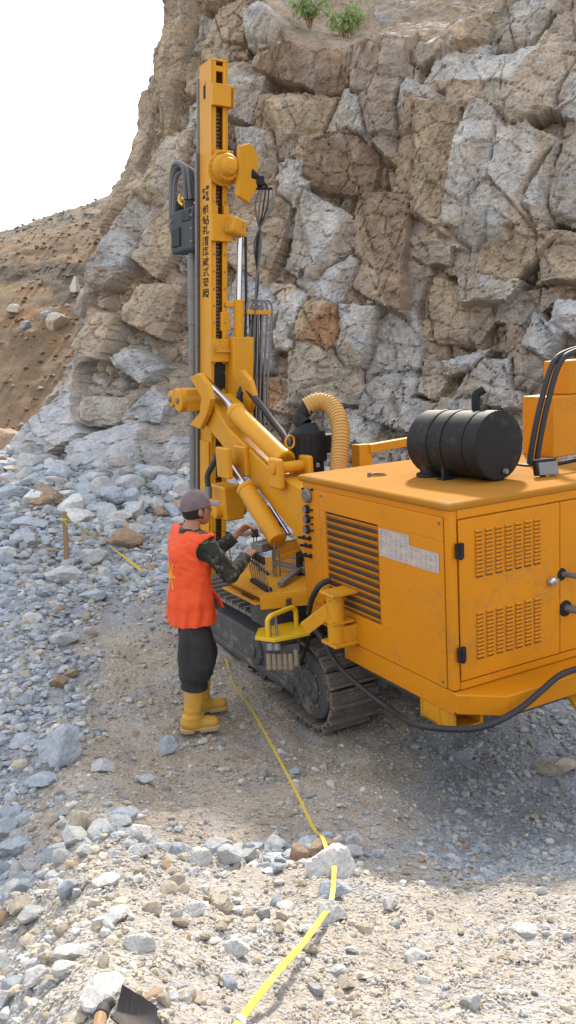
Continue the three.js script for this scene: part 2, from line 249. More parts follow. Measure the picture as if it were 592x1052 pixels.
/* ───────── rock face ───────── */
const cliff = new THREE.Group(); cliff.name = 'cliff'; cliff.userData.kind = 'structure'; scene.add(cliff);
const cliffPath = new THREE.CatmullRomCurve3([[1.5, -30], [-1.4, -25], [-3.2, -20.5], [-3.6, -17.8], [-2.7, -16.0], [-0.8, -14.9], [1.6, -13.9], [4.4, -12.4], [7.5, -10.4], [11, -7.5], [15, -3.5]].map((q) => V(q[0], 0, q[1])), false, 'centripetal');
cliffPath.arcLengthDivisions = 800; const cliffLen = cliffPath.getLength();
const pathCache = []; for (let i = 0; i <= 1200; i++) { const p = cliffPath.getPointAt(i / 1200), t = cliffPath.getTangentAt(i / 1200); pathCache.push([p.x, p.z, -t.z, t.x]); }
function pathAt(s) { const f = clamp(s / cliffLen, 0, 1) * 1200, i = Math.min(1199, f | 0), t = f - i, a = pathCache[i], b = pathCache[i + 1]; return [lerp(a[0], b[0], t), lerp(a[1], b[1], t), lerp(a[2], b[2], t), lerp(a[3], b[3], t)]; }
const crestH = (x) => lerp(10.2, 7.15, sstep(-2.4, 0.2, x)) + 1.1 * sstep(2.0, 3.2, x);
function cliffBase(s, t) { // s along the face, t up it: base point and outward direction
  const [x, z, nx0, nz0] = pathAt(s); let nx = nx0, nz = nz0; if (nz < 0 && false) { nx = -nx; nz = -nz; }
  const T = crestH(x), noseW = sstep(-0.2, -2.6, x);
  let y, back, lean;
  if (t < T) { y = t; back = 0.13 * t - noseW * 0.225 * Math.max(0, 7.4 - t) - 0.25 * Math.max(0, 1.7 - t) * 1.2; lean = lerp(0.15, 0.5, sstep(T - 0.35, T, t)); } else { const q = t - T; const sl = lerp(0.53, 0.42, sstep(1.2, 3, x)); y = T + q * sl; back = 0.13 * T + q * Math.sqrt(1 - sl * sl); lean = lerp(0.5, 0.84, sstep(0, 0.5, q)); }
  return { x: x - nx * back, y, z: z - nz * back, nx, nz, lean, T };
}
{ // outward side check: normals must point to the camera side
  const b = cliffBase(cliffLen * 0.55, 3); if (b.nz < 0) for (const q of pathCache) { q[2] = -q[2]; q[3] = -q[3]; }
}
const S0 = cliffLen * 0.18, S1 = cliffLen * 0.86, T0 = -0.6, T1 = 14.2;
// blocks told apart in the photograph: x, y, half width, half height, turn (deg), tone, how proud (cm), tilt right, tilt up
const TONES = [[0.6, 0.57, 0.53], [0.45, 0.42, 0.385], [0.5, 0.385, 0.26], [0.28, 0.185, 0.12], [0.4, 0.21, 0.095], [0.49, 0.49, 0.5]];
const BLOCKS = [
  [530, 92, 82, 40, -22, 0, 45, 0.2, 0.5], [517, 195, 50, 52, 12, 0, 40, -0.3, 0.2], [447, 178, 34, 46, 0, 2, 50, -0.5, 0], [395, 70, 26, 60, 0, 3, 40, 0.3, 0], [322, 62, 52, 28, 8, 3, 60, 0, -0.8], [286, 42, 22, 16, 0, 0, 55, 0, 0.5], [362, 118, 30, 24, 0, 0, 10, 0.2, 0],
  [255, 92, 18, 28, 25, 0, 20, -0.4, 0.3], [300, 132, 36, 26, 0, 2, 15, 0, 0], [352, 170, 30, 26, 0, 3, 15, 0, -0.3], [326, 245, 30, 36, 15, 0, 25, -0.2, 0.2], [394, 258, 26, 44, 5, 3, 30, 0.6, 0], [335, 290, 26, 22, 0, 5, 10, 0, 0.2], [265, 228, 24, 40, 10, 2, 20, -0.2, 0], [266, 345, 26, 38, 10, 5, 30, 0, 0.1],
  [298, 328, 18, 26, 0, 0, 20, 0, 0], [334, 335, 27, 22, 10, 4, 35, 0, 0], [367, 346, 17, 28, 15, 0, 50, 0, 0.3], [338, 388, 34, 28, 0, 2, 45, -0.4, 0.3], [412, 300, 26, 26, 0, 1, 5, 0, 0], [400, 352, 26, 30, -10, 1, 10, 0.2, 0], [442, 250, 20, 22, 0, 2, 20, 0, 0], [505, 299, 27, 11, 3, 0, 75, 0, 0.5], [498, 258, 46, 22, 8, 2, 30, 0, -0.2], [558, 212, 17, 44, 18, 0, 30, 0.2, 0],
  [588, 180, 14, 40, 10, 1, 20, 0, 0], [578, 262, 17, 22, 0, 2, 15, 0, -0.3], [560, 350, 17, 15, 20, 5, 45, 0, 0.4], [544, 376, 20, 26, 0, 3, 25, 0.2, 0], [480, 374, 18, 9, -10, 5, 60, 0, 0.6], [512, 394, 25, 20, 10, 1, 40, -0.3, 0.2], [110, 345, 23, 26, 8, 2, 45, 0.3, 0.1], [100, 312, 11, 14, 0, 5, 25, 0, 0.3], [122, 465, 30, 30, -30, 5, 35, 0, 0.3], [62, 455, 22, 42, 25, 5, 60, -0.2, 0.4],
  [150, 480, 24, 24, 10, 1, 25, 0, 0.2], [160, 418, 15, 17, 20, 5, 35, 0, 0.3], [108, 425, 22, 19, 0, 2, 35, 0, 0.3], [155, 315, 26, 26, 12, 2, 30, 0.2, 0.2], [150, 375, 20, 13, 30, 5, 25, 0, 0.3], [135, 140, 20, 40, 10, 2, 15, 0, 0], [178, 60, 26, 50, 5, 2, 10, 0, 0], [165, 175, 22, 34, 10, 2, 20, 0.2, 0], [128, 215, 17, 32, 12, 2, 30, -0.3, 0], [130, 270, 15, 22, 15, 5, 25, -0.3, 0.2], [170, 245, 18, 30, 15, 2, 25, 0, 0.2],
  [235, 40, 24, 26, 0, 2, 10, 0, 0], [265, 165, 18, 24, 0, 1, 15, 0, 0], [300, 180, 20, 28, 15, 0, 15, 0, 0.2], [430, 120, 24, 18, 10, 1, 25, 0, 0], [425, 40, 26, 26, 0, 2, 15, 0, -0.2], [470, 45, 34, 18, -20, 2, 30, 0, 0.2], [560, 30, 40, 22, -15, 1, 30, 0, 0.3], [470, 320, 30, 24, 0, 2, -5, 0, 0], [400, 408, 26, 20, 0, 1, 15, 0, 0.3], [440, 390, 20, 18, 0, 2, 10, 0, 0.3], [595, 100, 16, 24, 10, 0, 40, 0, 0.2], [535, 318, 22, 16, 0, 1, 5, 0, 0], [285, 405, 26, 16, 0, 4, 30, 0, 0],
  [470, 425, 24, 14, 0, 5, 30, 0, 0.3], [420, 425, 20, 14, 0, 1, 30, 0, 0.3], [590, 330, 14, 16, 0, 5, 35, 0, 0.3], [40, 400, 14, 20, 20, 2, 20, 0, 0.2], [85, 400, 14, 22, 20, 2, 25, 0, 0.2], [30, 470, 16, 14, 0, 3, 30, 0, 0.2], [190, 470, 20, 24, 0, 5, 15, 0, 0.2],
];
const JOINT = [-8, 84, 172, 262, 38].map((a) => a * Math.PI / 180);
const seedsC = [];
{ // find each block's place on the face
  const smp = []; for (let s = S0; s < S1; s += 0.06) for (let t = T0; t < 9.5; t += 0.06) { const b = cliffBase(s, t), q = toPx(V(b.x, b.y, b.z)); if (q[2] > 1 && q[0] > -40 && q[0] < 640 && q[1] > -120 && q[1] < 560) smp.push([s, t, q[0], q[1], q[2]]); }
  const r = rng(77);
  for (const [px, py, w, h, turn, tone, proud, tx, ty] of BLOCKS) {
    let best = null, bd = 1e9; for (const q of smp) { const e = (q[2] - px) ** 2 + (q[3] - py) ** 2 + q[4] * 2; if (e < bd) { bd = e; best = q; } }
    const sc = best[4] / FPX, rot = turn * Math.PI / 180;
    const gk = px < 205 && py > 290 ? 0.95 : 1.28; seedsC.push(makeBlock(r, { s: best[0], t: best[1], w: w * sc * gk, h: h * sc * gk, rot, ca: Math.cos(rot), sa: Math.sin(rot), tone, off: proud / 100 * 0.55 + 0.02, tx, ty, R: Math.max(w, h) * sc * 2.1, sz: Math.min(w, h) * sc, id: 1 + seedsC.length }));
  }
}
const hash2 = (i, j, k) => { let h = Math.imul(i, 374761393) ^ Math.imul(j, 668265263) ^ Math.imul(k, 2147483647 - 58); h = Math.imul(h ^ (h >>> 13), 1274126177); return ((h ^ (h >>> 16)) >>> 0) / 4294967296; };
function voro(s, t, size, k, ax = 1) { // nearest and second nearest jittered cell
  const u = s / size, v = t / (size * ax), i0 = Math.floor(u), j0 = Math.floor(v); let d1 = 9, d2 = 9, I = 0, J = 0;
  for (let j = j0 - 1; j <= j0 + 1; j++) for (let i = i0 - 1; i <= i0 + 1; i++) { const x = i + 0.1 + 0.8 * hash2(i, j, k), y = j + 0.1 + 0.8 * hash2(i, j, k + 1), d = Math.hypot(u - x, v - y); if (d < d1) { d2 = d1; d1 = d; I = i; J = j; } else if (d < d2) d2 = d; }
  return { gap: (d2 - d1) * size, i: I, j: J, du: (u - (I + 0.1 + 0.8 * hash2(I, J, k))) * size, dv: (v - (J + 0.1 + 0.8 * hash2(I, J, k + 1))) * size * ax, r: hash2(I, J, k + 2), r2: hash2(I, J, k + 3), r3: hash2(I, J, k + 4) };
}
function makeBlock(r, o) { // a convex block: steep joint planes round it, two or three front planes that meet in ridges
  const dirs = []; JOINT.forEach((j, n) => { if (n === 4 && r() < 0.45) return; const a = (n === 4 ? r() * 6.283 : j) + (r() - 0.5) * 0.62, soft = r() < 0.28; dirs.push([Math.cos(a), Math.sin(a), n === 4 ? 0.75 + r() * 0.35 : 0.8 + r() * 0.25, soft ? 0.6 + r() * 0.7 : 3 + r() * 6]); });
  const fr = [[o.tx, o.ty, 0]]; const n = r() < 0.75 ? 2 : 1;
  for (let k = 0; k < n; k++) { const a = (r() < 0.65 ? Math.floor(r() * 2) * 3.1416 + (r() - 0.5) * 0.9 : r() * 6.283), g = 0.45 + r() * 0.8; fr.push([Math.cos(a) * g, Math.sin(a) * g, 0.05 + r() * 0.3]); }
  const alt = fr.map(() => r());
  return Object.assign(o, { dirs, fr, alt });
}
function blockAt(B, u, v, sz) { // height of a block at (u, v) in its own half sizes; which front plane shows
  let m = -9, h = 9, k = 0;
  for (const d of B.dirs) { const q = (u * d[0] + v * d[1]) / d[2]; if (q > m) m = q; }
  if (m > 1) return null;
  for (let i = 0; i < B.fr.length; i++) { const f = B.fr[i], q = f[0] * u * B.w * 0.6 - f[1] * v * B.h * 0.6 + f[2] * sz; if (q < h) { h = q; k = i; } }
  let e = 9; for (const d of B.dirs) { const q = (1 - (u * d[0] + v * d[1]) / d[2]) * sz * d[3]; if (q < e) e = q; }
  const edge = e - 0.16; if (edge < h) { h = edge; }
  return [h, k, m];
}
const poolB = new Map();
function gridBlocks(s, t, size, key, out) {
  const i0 = Math.floor(s / size), j0 = Math.floor(t / size);
  for (let j = j0 - 1; j <= j0 + 1; j++) for (let i = i0 - 1; i <= i0 + 1; i++) {
    const kk = key * 1e7 + (i + 500) * 2000 + j + 500; let B = poolB.get(kk);
    if (!B) { const r = rng(kk % 2147483647); const g = r(); B = makeBlock(r, { s: (i + r()) * size, t: (j + r()) * size, w: size * (0.36 + r() * 0.42), h: size * (0.38 + r() * 0.55), tx: (r() - 0.5) * 0.9, ty: (r() - 0.45) * 0.9, off: (r() - 0.5) * size * 0.4, rot: (r() - 0.5) * 0.5, tone: g < 0.3 ? 1 : g < 0.66 ? 2 : g < 0.78 ? 3 : g < 0.88 ? 0 : 5, id: kk }); B.ca = Math.cos(B.rot); B.sa = Math.sin(B.rot); poolB.set(kk, B); }
    out.push(B);
  }
}
function face(s, t) {
  const ws = s + fbm(s * 1.1, t * 1.1, 3, 2) * 0.07 + noise(s * 9, t * 9) * 0.014, wt = t + fbm(s * 1.1 + 9, t * 1.1, 7, 2) * 0.07 + noise(s * 9, t * 9, 5) * 0.014;
  const big = fbm(s * 0.35, t * 0.35, 12, 3) * 0.9;
  const fine = voro(ws + 0.3 * wt, wt - 0.2 * ws, 0.19, 40, 0.7), chip = voro(ws * 0.9 - 0.35 * wt, wt + 0.2 * ws, 0.36, 70, 0.8);
  const grain = fbm(s * 3.1, t * 3.1, 4, 4), stain = fbm(s * 0.8, t * 1.3, 21, 4), frac = (fine.r - 0.5) * 0.05 + fine.du * (fine.r2 - 0.5) * 0.8 + fine.dv * (fine.r3 - 0.5) * 0.8, chips = (chip.r - 0.5) * 0.05 + chip.du * (chip.r2 - 0.5) * 0.55 + chip.dv * (chip.r3 - 0.5) * 0.55;
  let best = -0.2, second = -0.2, W = null, wk = 0, wm = 0;
  const tryB = (B, sz, off) => { const ds = ws - B.s, dt = wt - B.t, u = (ds * B.ca - dt * B.sa) / B.w, v = (ds * B.sa + dt * B.ca) / B.h; if (Math.abs(u) > 1.6 || Math.abs(v) > 1.6) return; const q = blockAt(B, u, v, sz); if (!q) return; const h = q[0] + off; if (h > best) { second = best; best = h; W = B; wk = q[1]; wm = q[2]; } else if (h > second) second = h; };
  for (const B of seedsC) if (Math.abs(ws - B.s) < B.R && Math.abs(wt - B.t) < B.R) tryB(B, B.sz, B.off + 0.13);
  const list = []; gridBlocks(ws, wt, 0.95, 1, list); for (const B of list) tryB(B, 0.4, B.off - 0.16);
  list.length = 0; gridBlocks(ws, wt, 0.42, 2, list); for (const B of list) tryB(B, 0.18, B.off - 0.2); const brk = sstep(0.46, 0.38, s / cliffLen) * sstep(4.6, 3.2, t);
  list.length = 0; gridBlocks(ws, wt, 0.23, 3, list); for (const B of list) tryB(B, 0.1, B.off * (1.6 + brk * 2) - 0.24 + brk * 0.3);
  let h = best, id, col, k = 0.5;
  if (W) {
    const handy = W.R !== undefined; id = W.id; const big0 = W.w > 0.3;
    h += (handy ? chips * 0.6 + frac * 0.28 : big0 ? chips * 0.7 + frac * 0.4 : frac * 0.6) + grain * 0.03 - 0.11 * Math.exp(-Math.pow((best - second) / 0.026, 2));
    let c = TONES[W.tone]; const edgeK = fbm(s * 2.1, t * 2.1, W.s, 3);
    if (wk > 0) c = W.alt[wk] < 0.4 ? lin(c, TONES[3], 0.45) : W.alt[wk] < 0.65 ? lin(c, TONES[2], 0.7) : lin(c, TONES[0], 0.3);
    if (W.tone === 0 || W.tone === 1 || W.tone === 5) c = lin(c, [0.42, 0.325, 0.225], sstep(0.08, 0.35, edgeK + stain * 0.6) * 0.5); else c = lin(c, [0.42, 0.37, 0.3], sstep(0.1, 0.4, edgeK) * 0.6);
    col = c;
  } else { id = 0; h = -0.2 + frac * 1.4 + grain * 0.12; col = [0.38, 0.29, 0.2]; }
  if (t < 3.4) col = lin(col, TONES[5], sstep(3.4, 0.8, t) * 0.5 * (W && W.tone === 4 ? 0 : 1));
  if (s < cliffLen * 0.42) col = lin(col, [0.42, 0.32, 0.22], sstep(2.6, 4.6, t) * sstep(0.44, 0.36, s / cliffLen) * 0.6);
  const lg = voro(ws * 1.0 + wt * 0.22, wt * 0.8 - ws * 0.25, 1.15, 130, 1.5), gL = Math.exp(-Math.pow(lg.gap / 0.02, 2)) * 0.045;
  h += (lg.r - 0.5) * 0.14 - gL; const line = Math.exp(-Math.pow(fine.gap / 0.01, 2)) * 0.02 + Math.exp(-Math.pow(chip.gap / 0.016, 2)) * 0.045;
  h += big - line + noise(s * 14, t * 14, 2) * 0.012;
  const v = 1.0 + (fine.r2 - 0.5) * 0.1 - stain * 0.15, soil = sstep(-0.1, 0.35, fbm(s * 0.9, t * 0.9, 55, 3) + (h - big < -0.05 ? 0.2 : -0.12)); col = lin(col, [0.42, 0.32, 0.22], soil * 0.5);
  return { h, id, c: [col[0] * v, col[1] * v, col[2] * v] };
}
{
  const grid1 = (a, b, f) => { const L = [a]; while (L[L.length - 1] < b) L.push(L[L.length - 1] + f(L[L.length - 1])); return L; };
  const pxOf = (u, v) => { const q = cliffBase(u, v); return toPx(V(q.x, q.y, q.z))[0]; };
  const SS = grid1(S0, S1, (u) => (pxOf(u, 0.5) > 680 && pxOf(u, 7) > 680 ? 0.12 : u < cliffLen * 0.2 ? 0.06 : 0.027)), TT = grid1(T0, T1, (v) => (v > 11 ? 0.12 : v > 8.8 ? 0.05 : 0.027));
  const NS = SS.length - 1, NT = TT.length - 1, P = new Float32Array((NS + 1) * (NT + 1) * 3), C = new Float32Array(P.length), U = new Float32Array((NS + 1) * (NT + 1) * 2), ID = new Int32Array((NS + 1) * (NT + 1));
  for (let j = 0, k = 0; j <= NT; j++) for (let i = 0; i <= NS; i++, k++) {
    const s = SS[i], t = TT[j], b = cliffBase(s, t), f = face(s, t);
    let h = f.h, c = f.c; const over = t - b.T;
    if (over > -0.3) { const w = sstep(-0.3, 0.4, over); h = lerp(h, h * 0.45 + 0.05, w); c = lin(c, [0.42, 0.32, 0.215], w * 0.75 * sstep(0.25, -0.2, fbm(s * 1.5, t * 1.5, 31, 3))); }
    const cl = Math.sqrt(1 - b.lean * b.lean);
    if (s < cliffLen * 0.4) h *= lerp(0.55, 1, sstep(0.33, 0.42, s / cliffLen));
    P[k * 3] = b.x + b.nx * h * cl; P[k * 3 + 1] = b.y + h * b.lean; P[k * 3 + 2] = b.z + b.nz * h * cl; c = lin(c, [0.5, 0.425, 0.34], 0.12); { const X = P[k * 3], Y = P[k * 3 + 1], Z = P[k * 3 + 2], q = noise(X * 5, Y * 5, Z * 5) * 0.022 + noise(X * 12, Y * 12, Z * 12) * 0.016; P[k * 3] += b.nx * q; P[k * 3 + 1] += noise(X * 6, Y * 6, Z * 6 + 9) * 0.03; P[k * 3 + 2] += b.nz * q; const v = 1.16 + fbm(X * 3.1, Y * 3.1, Z * 3.1, 4) * 0.5; c = [c[0] * v, c[1] * v, c[2] * v]; } C.set(c, k * 3); U[k * 2] = s + 0.3 * t; U[k * 2 + 1] = t; ID[k] = over > 1.2 ? 0 : f.id;
  }
  const all = []; for (let j = 0; j < NT; j++) for (let i = 0; i < NS; i++) { const a = j * (NS + 1) + i; all.push(a, a + 1, a + NS + 2, a, a + NS + 2, a + NS + 1); }
  const g = new THREE.BufferGeometry(); g.setAttribute('position', new THREE.BufferAttribute(P, 3)); g.setIndex(all); g.computeVertexNormals(); const N = g.attributes.normal.array;
  const mid = ((NT * 0.3) | 0) * (NS + 1) + ((NS * 0.5) | 0), flip = N[mid * 3 + 2] < 0; if (flip) for (let i = 0; i < N.length; i++) N[i] = -N[i];
  const groups = new Map();
  for (let q = 0; q < all.length; q += 6) { let id = ID[all[q]]; const p = toPx(V(P[all[q] * 3], P[all[q] * 3 + 1], P[all[q] * 3 + 2])); if (p[0] < -10 || p[0] > 602 || p[1] < -10) id = 0; if (!groups.has(id)) groups.set(id, []); groups.get(id).push(q); }
  const order = [...groups.entries()].filter((e) => e[0] !== 0).sort((a, b) => b[1].length - a[1].length), rest = groups.get(0) || [];
  const build = (qs, name, kind) => {
    const p = new Float32Array(qs.length * 18), c = new Float32Array(p.length), gg0 = new THREE.BufferGeometry(); let w = 0;
    for (const q of qs) for (let e = 0; e < 6; e++) { const o = all[q + (flip ? [0, 2, 1, 3, 5, 4][e] : e)]; for (let a = 0; a < 3; a++, w++) { p[w] = P[o * 3 + a]; c[w] = C[o * 3 + a]; } }
    gg0.setAttribute('position', new THREE.BufferAttribute(p, 3)); gg0.setAttribute('color', new THREE.BufferAttribute(c, 3)); gg0.computeVertexNormals(); const gg = boxUV(gg0);
    const m = new THREE.Mesh(gg, M.rock); m.name = name; m.castShadow = m.receiveShadow = true; if (kind) m.userData.kind = kind; cliff.add(m);
  };
  order.forEach((e, i) => { if (i < 290 && e[1].length > 20) build(e[1], 'rock_block'); else rest.push(...e[1]); });
  build(rest, 'rock_fragments', 'stuff');
}

/* ───────── drilling rig ───────── */
const RX = V(0.87844, 0.04499, -0.47574), RY = V(-0.05856, 0.99819, -0.01373), RZ = V(0.47426, 0.03992, 0.87948), RO = V(0.92617, 0.67066, -4.4354);
const rigM = new THREE.Matrix4().makeBasis(RX, RY, RZ).setPosition(RO), rigInv = rigM.clone().invert();
const rig = thing('drilling_rig', 'yellow tracked drilling rig with tall mast, boom and louvred engine hood', 'drill rig');
rig.position.copy(RO); rig.quaternion.setFromRotationMatrix(rigM);
const P_ = (n, g, m, par = rig, label) => part(n, g, m, par, label);
const camM = V(0, CAM_H, 0).applyMatrix4(rigInv), dirM = (px, py) => rayDir(px, py).transformDirection(rigInv);
const onX = (px, py, x) => { const d = dirM(px, py); return d.clone().multiplyScalar((x - camM.x) / d.x).add(camM); }; // rig coordinates of a point seen on a plane x = const
const onY = (px, py, y) => { const d = dirM(px, py); return d.clone().multiplyScalar((y - camM.y) / d.y).add(camM); };
const onZ = (px, py, z) => { const d = dirM(px, py); return d.clone().multiplyScalar((z - camM.z) / d.z).add(camM); };
const atM = (px, py, d) => at(px, py, d).applyMatrix4(rigInv);

{ // engine hood
  const W = 1.62, hood = P_('hood', [bb(0.012, W, 0.14, 1.165, -1.63, -0.012, 0.01), bb(0.03, W, 0.0, 0.16, -1.13, -0.03, 0.01)], M.yellow);
  // left side: skirt, corner post, gauge panel, big panel with grille opening frame
  P_('skirt', [bb(-0.004, 0.03, -0.005, 0.128, -1.14, 0.0, 0.004), bb(0.0, W, -0.005, 0.128, -0.03, 0.0, 0.004)], M.yellow);
  P_('corner_post', [bb(-0.002, 0.045, 0.134, 1.15, -0.05, 0.002, 0.006)], M.yellow);
  const zA = -1.374, zB = -0.056, gz0 = -1.3, gz1 = -0.685, gy0 = 0.34, gy1 = 0.975;
  const side = P_('side_panel', [bb(-0.006, 0.012, gy1, 1.107, zA, zB), bb(-0.006, 0.012, 0.134, gy0, zA + 0.18, zB), bb(-0.006, 0.012, gy0, gy1, gz1, zB), bb(-0.006, 0.012, gy0 - 0.0, gy1, zA, gz0)], M.yellow);
  P_('side_panel', bb(-0.004, 0.012, 0.3, 1.107, -1.628, zA - 0.006), M.yellow);
  P_('grille_mesh', bb(0.0125, 0.02, gy0, gy1, gz0, gz1, 0), M.grille);
  { // upright fins behind the slats
    const f = []; for (let i = 0; i < 44; i++) f.push(new THREE.BoxGeometry(0.006, gy1 - gy0, 0.003).translate(0.009, (gy0 + gy1) / 2, lerp(gz0, gz1, (i + 0.5) / 44))); P_('radiator_fins', f, M.grille, side).userData.kind = 'stuff'; }
  const slat = rb(0.004, 0.032, gz1 - gz0 + 0.01, 0, 0, 0, 0.001, 0, 0, 0.62);
  for (let i = 0; i < 13; i++) P_('slat', slat.clone().translate(-0.004, lerp(gy0 + 0.025, gy1 - 0.022, i / 12), (gz0 + gz1) / 2), M.yellow, side);
  for (const [y, z] of [[1.075, -0.085], [1.075, -1.345], [0.165, -0.085]]) P_('bolt', cyl(V(-0.004, y, z), V(-0.011, y, z), 0.009, 0.009, 10), M.track, side);
  // info sheet, faint rows of print
  const cv = document.createElement('canvas'); cv.width = 256; cv.height = 128; const cx = cv.getContext('2d'); cx.fillStyle = '#a79c98'; cx.fillRect(0, 0, 256, 128); const r = rng(5); cx.fillStyle = 'rgba(70,60,62,0.5)';
  for (let x = 8; x < 250; x += 42) for (let y = 8; y < 122; y += 6) if (r() < 0.8) cx.fillRect(x, y, 10 + r() * 26, 2.2);
  for (let i = 0; i < 60; i++) { cx.fillStyle = `rgba(${150 + r() * 60},${140 + r() * 50},${130 + r() * 40},0.25)`; cx.fillRect(r() * 256, r() * 128, 20 + r() * 40, 6 + r() * 20); }
  const ct = new THREE.CanvasTexture(cv); ct.colorSpace = THREE.SRGBColorSpace; const pm = new THREE.MeshStandardMaterial({ map: ct, roughness: 0.75 });
  const sheetG = (z0, z1, y0, y1) => { const g = new THREE.PlaneGeometry(z1 - z0, y1 - y0); g.rotateY(-Math.PI / 2); g.translate(-0.0085, (y0 + y1) / 2, (z0 + z1) / 2); return g; };
  const sh = new THREE.Mesh(mergeGeometries([sheetG(-0.665, -0.36, 0.79, 0.962), sheetG(-0.36, -0.09, 0.79, 0.905)]), pm); sh.name = 'instruction_sheet'; sh.castShadow = sh.receiveShadow = true; side.add(sh);
  // gauges and knobs on the narrow panel
  const gp = (px, py) => onX(px, py, -0.004);
  for (const [px, py, R] of [[317, 509, 0.052], [316.5, 523, 0.032], [317, 533, 0.032], [317, 543.5, 0.032]]) { const c = gp(px, py), gm = P_('gauge', cyl(c, c.clone().add(V(-0.03, 0, 0)), R, R * 0.94, 20, 0.006), R > 0.04 ? M.greysteel : M.black); P_('gauge_glass', cyl(c.clone().add(V(-0.03, 0, 0)), c.clone().add(V(-0.033, 0, 0)), R * 0.78, R * 0.78, 18), R > 0.04 ? M.track : M.greysteel, gm); }
  for (const [px, py] of [[321, 524], [321.5, 531.5], [321.5, 538.5], [322, 545], [312.5, 502], [321.5, 503]]) { const c = gp(px, py); P_('indicator', cyl(c, c.clone().add(V(-0.018, 0, 0)), 0.008, 0.008, 10), M.black); }
  for (const [px, py] of [[313, 552], [319, 553], [315, 560], [320, 561], [315, 570], [320, 571]]) { const c = gp(px, py); P_('switch_knob', [cyl(c, c.clone().add(V(-0.02, 0, 0)), 0.017, 0.015, 12, 0.003), cyl(c.clone().add(V(-0.02, 0, 0)), c.clone().add(V(-0.05, 0.008, 0)), 0.008, 0.01, 8)], M.black); }
  // door at the back
  const door = P_('door', [bb(0.05, 0.79, 0.185, 1.095, -0.002, 0.011, 0.005)], M.yellow);
  P_('back_panel', bb(0.797, W, 0.185, 1.095, -0.004, 0.008, 0.004), M.yellow);
  P_('rail', bb(0.045, W, 1.103, 1.15, -0.004, 0.006, 0.003), M.yellow); P_('rail', bb(0.045, W, 0.134, 0.178, -0.004, 0.006, 0.003), M.yellow);
  const lv = rb(0.053, 0.017, 0.016, 0, 0, 0, 0.005, 0.55);
  const lmesh = part('louvre', lv, M.yellow); const lslot = new THREE.BoxGeometry(0.048, 0.008, 0.003);
  for (const [y1, y0] of [[1.02, 0.775], [0.555, 0.305]]) { const sl = [];
    for (let c = 0; c < 7; c++) for (let i = 0; i < 12; i++) { const x = 0.185 + c * 0.071, y = lerp(y1, y0, i / 11), m = lmesh.clone(); m.position.set(x, y, 0.013); door.add(m); sl.push(lslot.clone().translate(x, y - 0.012, 0.0115)); }
    P_('louvre_slots', sl, M.dark, door).userData.kind = 'stuff'; }
  for (const y of [0.93, 0.345]) P_('hinge', [rb(0.05, 0.085, 0.02, 0.046, y, 0.02, 0.004), cyl(V(0.046, y - 0.045, 0.03), V(0.046, y + 0.045, 0.03), 0.011, 0.011, 12)], M.black, door);
  { const c = onZ(566, 597, 0.012); P_('latch', [cyl(c, c.clone().add(V(0, 0, 0.03)), 0.03, 0.026, 18, 0.005), cyl(c.clone().add(V(0.03, 0, 0.005)), c.clone().add(V(0.06, 0, 0.005)), 0.004, 0.004, 8)], M.steel, door); }
  for (const [px, py, R] of [[577, 590, 0.03], [581, 625, 0.042]]) { const c = onZ(px, py, 0.008); P_('filler_port', [torus(R, 0.008).translate(c.x, c.y, c.z), cyl(c, c.clone().add(V(0, 0, 0.004)), R, R, 20)], M.dark); P_('pipe', cyl(c.clone().add(V(0.005, 0, -0.02)), c.clone().add(V(0.03, 0.004, 0.13)), R * 0.55, R * 0.55, 16, 0.004), M.greysteel); }
  // roof plate with bevelled rim, round hole, stud
  const rs = new THREE.Shape([[-0.012, 0.012], [W + 0.01, 0.012], [W + 0.01, -1.645], [-0.012, -1.645]].map((q) => new THREE.Vector2(q[0], -q[1]))); const hp = new THREE.Path(); hp.absellipse(0.34, 1.17, 0.052, 0.052, 0, 6.283); rs.holes.push(hp);
  const rg = new THREE.ExtrudeGeometry(rs, { depth: 0.012, bevelEnabled: true, bevelSize: 0.022, bevelThickness: 0.018, bevelSegments: 3, bevelOffset: -0.022, curveSegments: 16 }); rg.rotateX(-Math.PI / 2); rg.translate(0, 1.163, 0);
  const roof = P_('roof', rg, M.roof); P_('hole_rim', torus(0.054, 0.004).rotateX(Math.PI / 2).translate(0.34, 1.195, -1.17), M.track, roof); P_('hole_liner', cyl(V(0.34, 1.166, -1.17), V(0.34, 1.17, -1.17), 0.06, 0.06, 18), M.dark, roof);
  for (const [px, py] of [[327, 480], [379.5, 490]]) { const c = onY(px, py, 1.19); P_('stud', cyl(c, c.clone().add(V(0, 0.03, 0)), 0.014, 0.012, 10, 0.003), M.track, roof); }
  // bumper ledge
  const bp = plate([[-0.0, 0.0], [0.0, 0.03], [0.2, 0.2], [W, 0.2], [W, 0.0]].map((q) => [q[0], -q[1]]), 0.105, 0.006); bp.rotateX(-Math.PI / 2); bp.translate(0, 0.018, 0.004); P_('bumper', bp, M.yellow);
  // lifting pocket under the hood edge
  P_('lifting_pocket', [bb(0.005, 0.03, -0.125, -0.012, -0.3, -0.02, 0.004), bb(0.005, 0.22, -0.125, -0.105, -0.3, -0.02, 0.004), bb(0.2, 0.225, -0.125, -0.012, -0.3, -0.02, 0.004), bb(0.0, 0.04, -0.12, -0.0, -0.315, -0.3, 0.003), bb(0.0, 0.04, -0.12, -0.0, -0.15, -0.135, 0.003)], M.yellowdirty);
  // underbody
  P_('chassis', [bb(0.25, 1.45, -0.22, 0.02, -3.0, -0.15, 0.02), bb(0.35, 1.25, -0.35, -0.1, -2.9, -1.2, 0.02), bb(0.2, 1.4, 0.0, 0.35, -2.6, -1.6, 0.02)], M.frame);
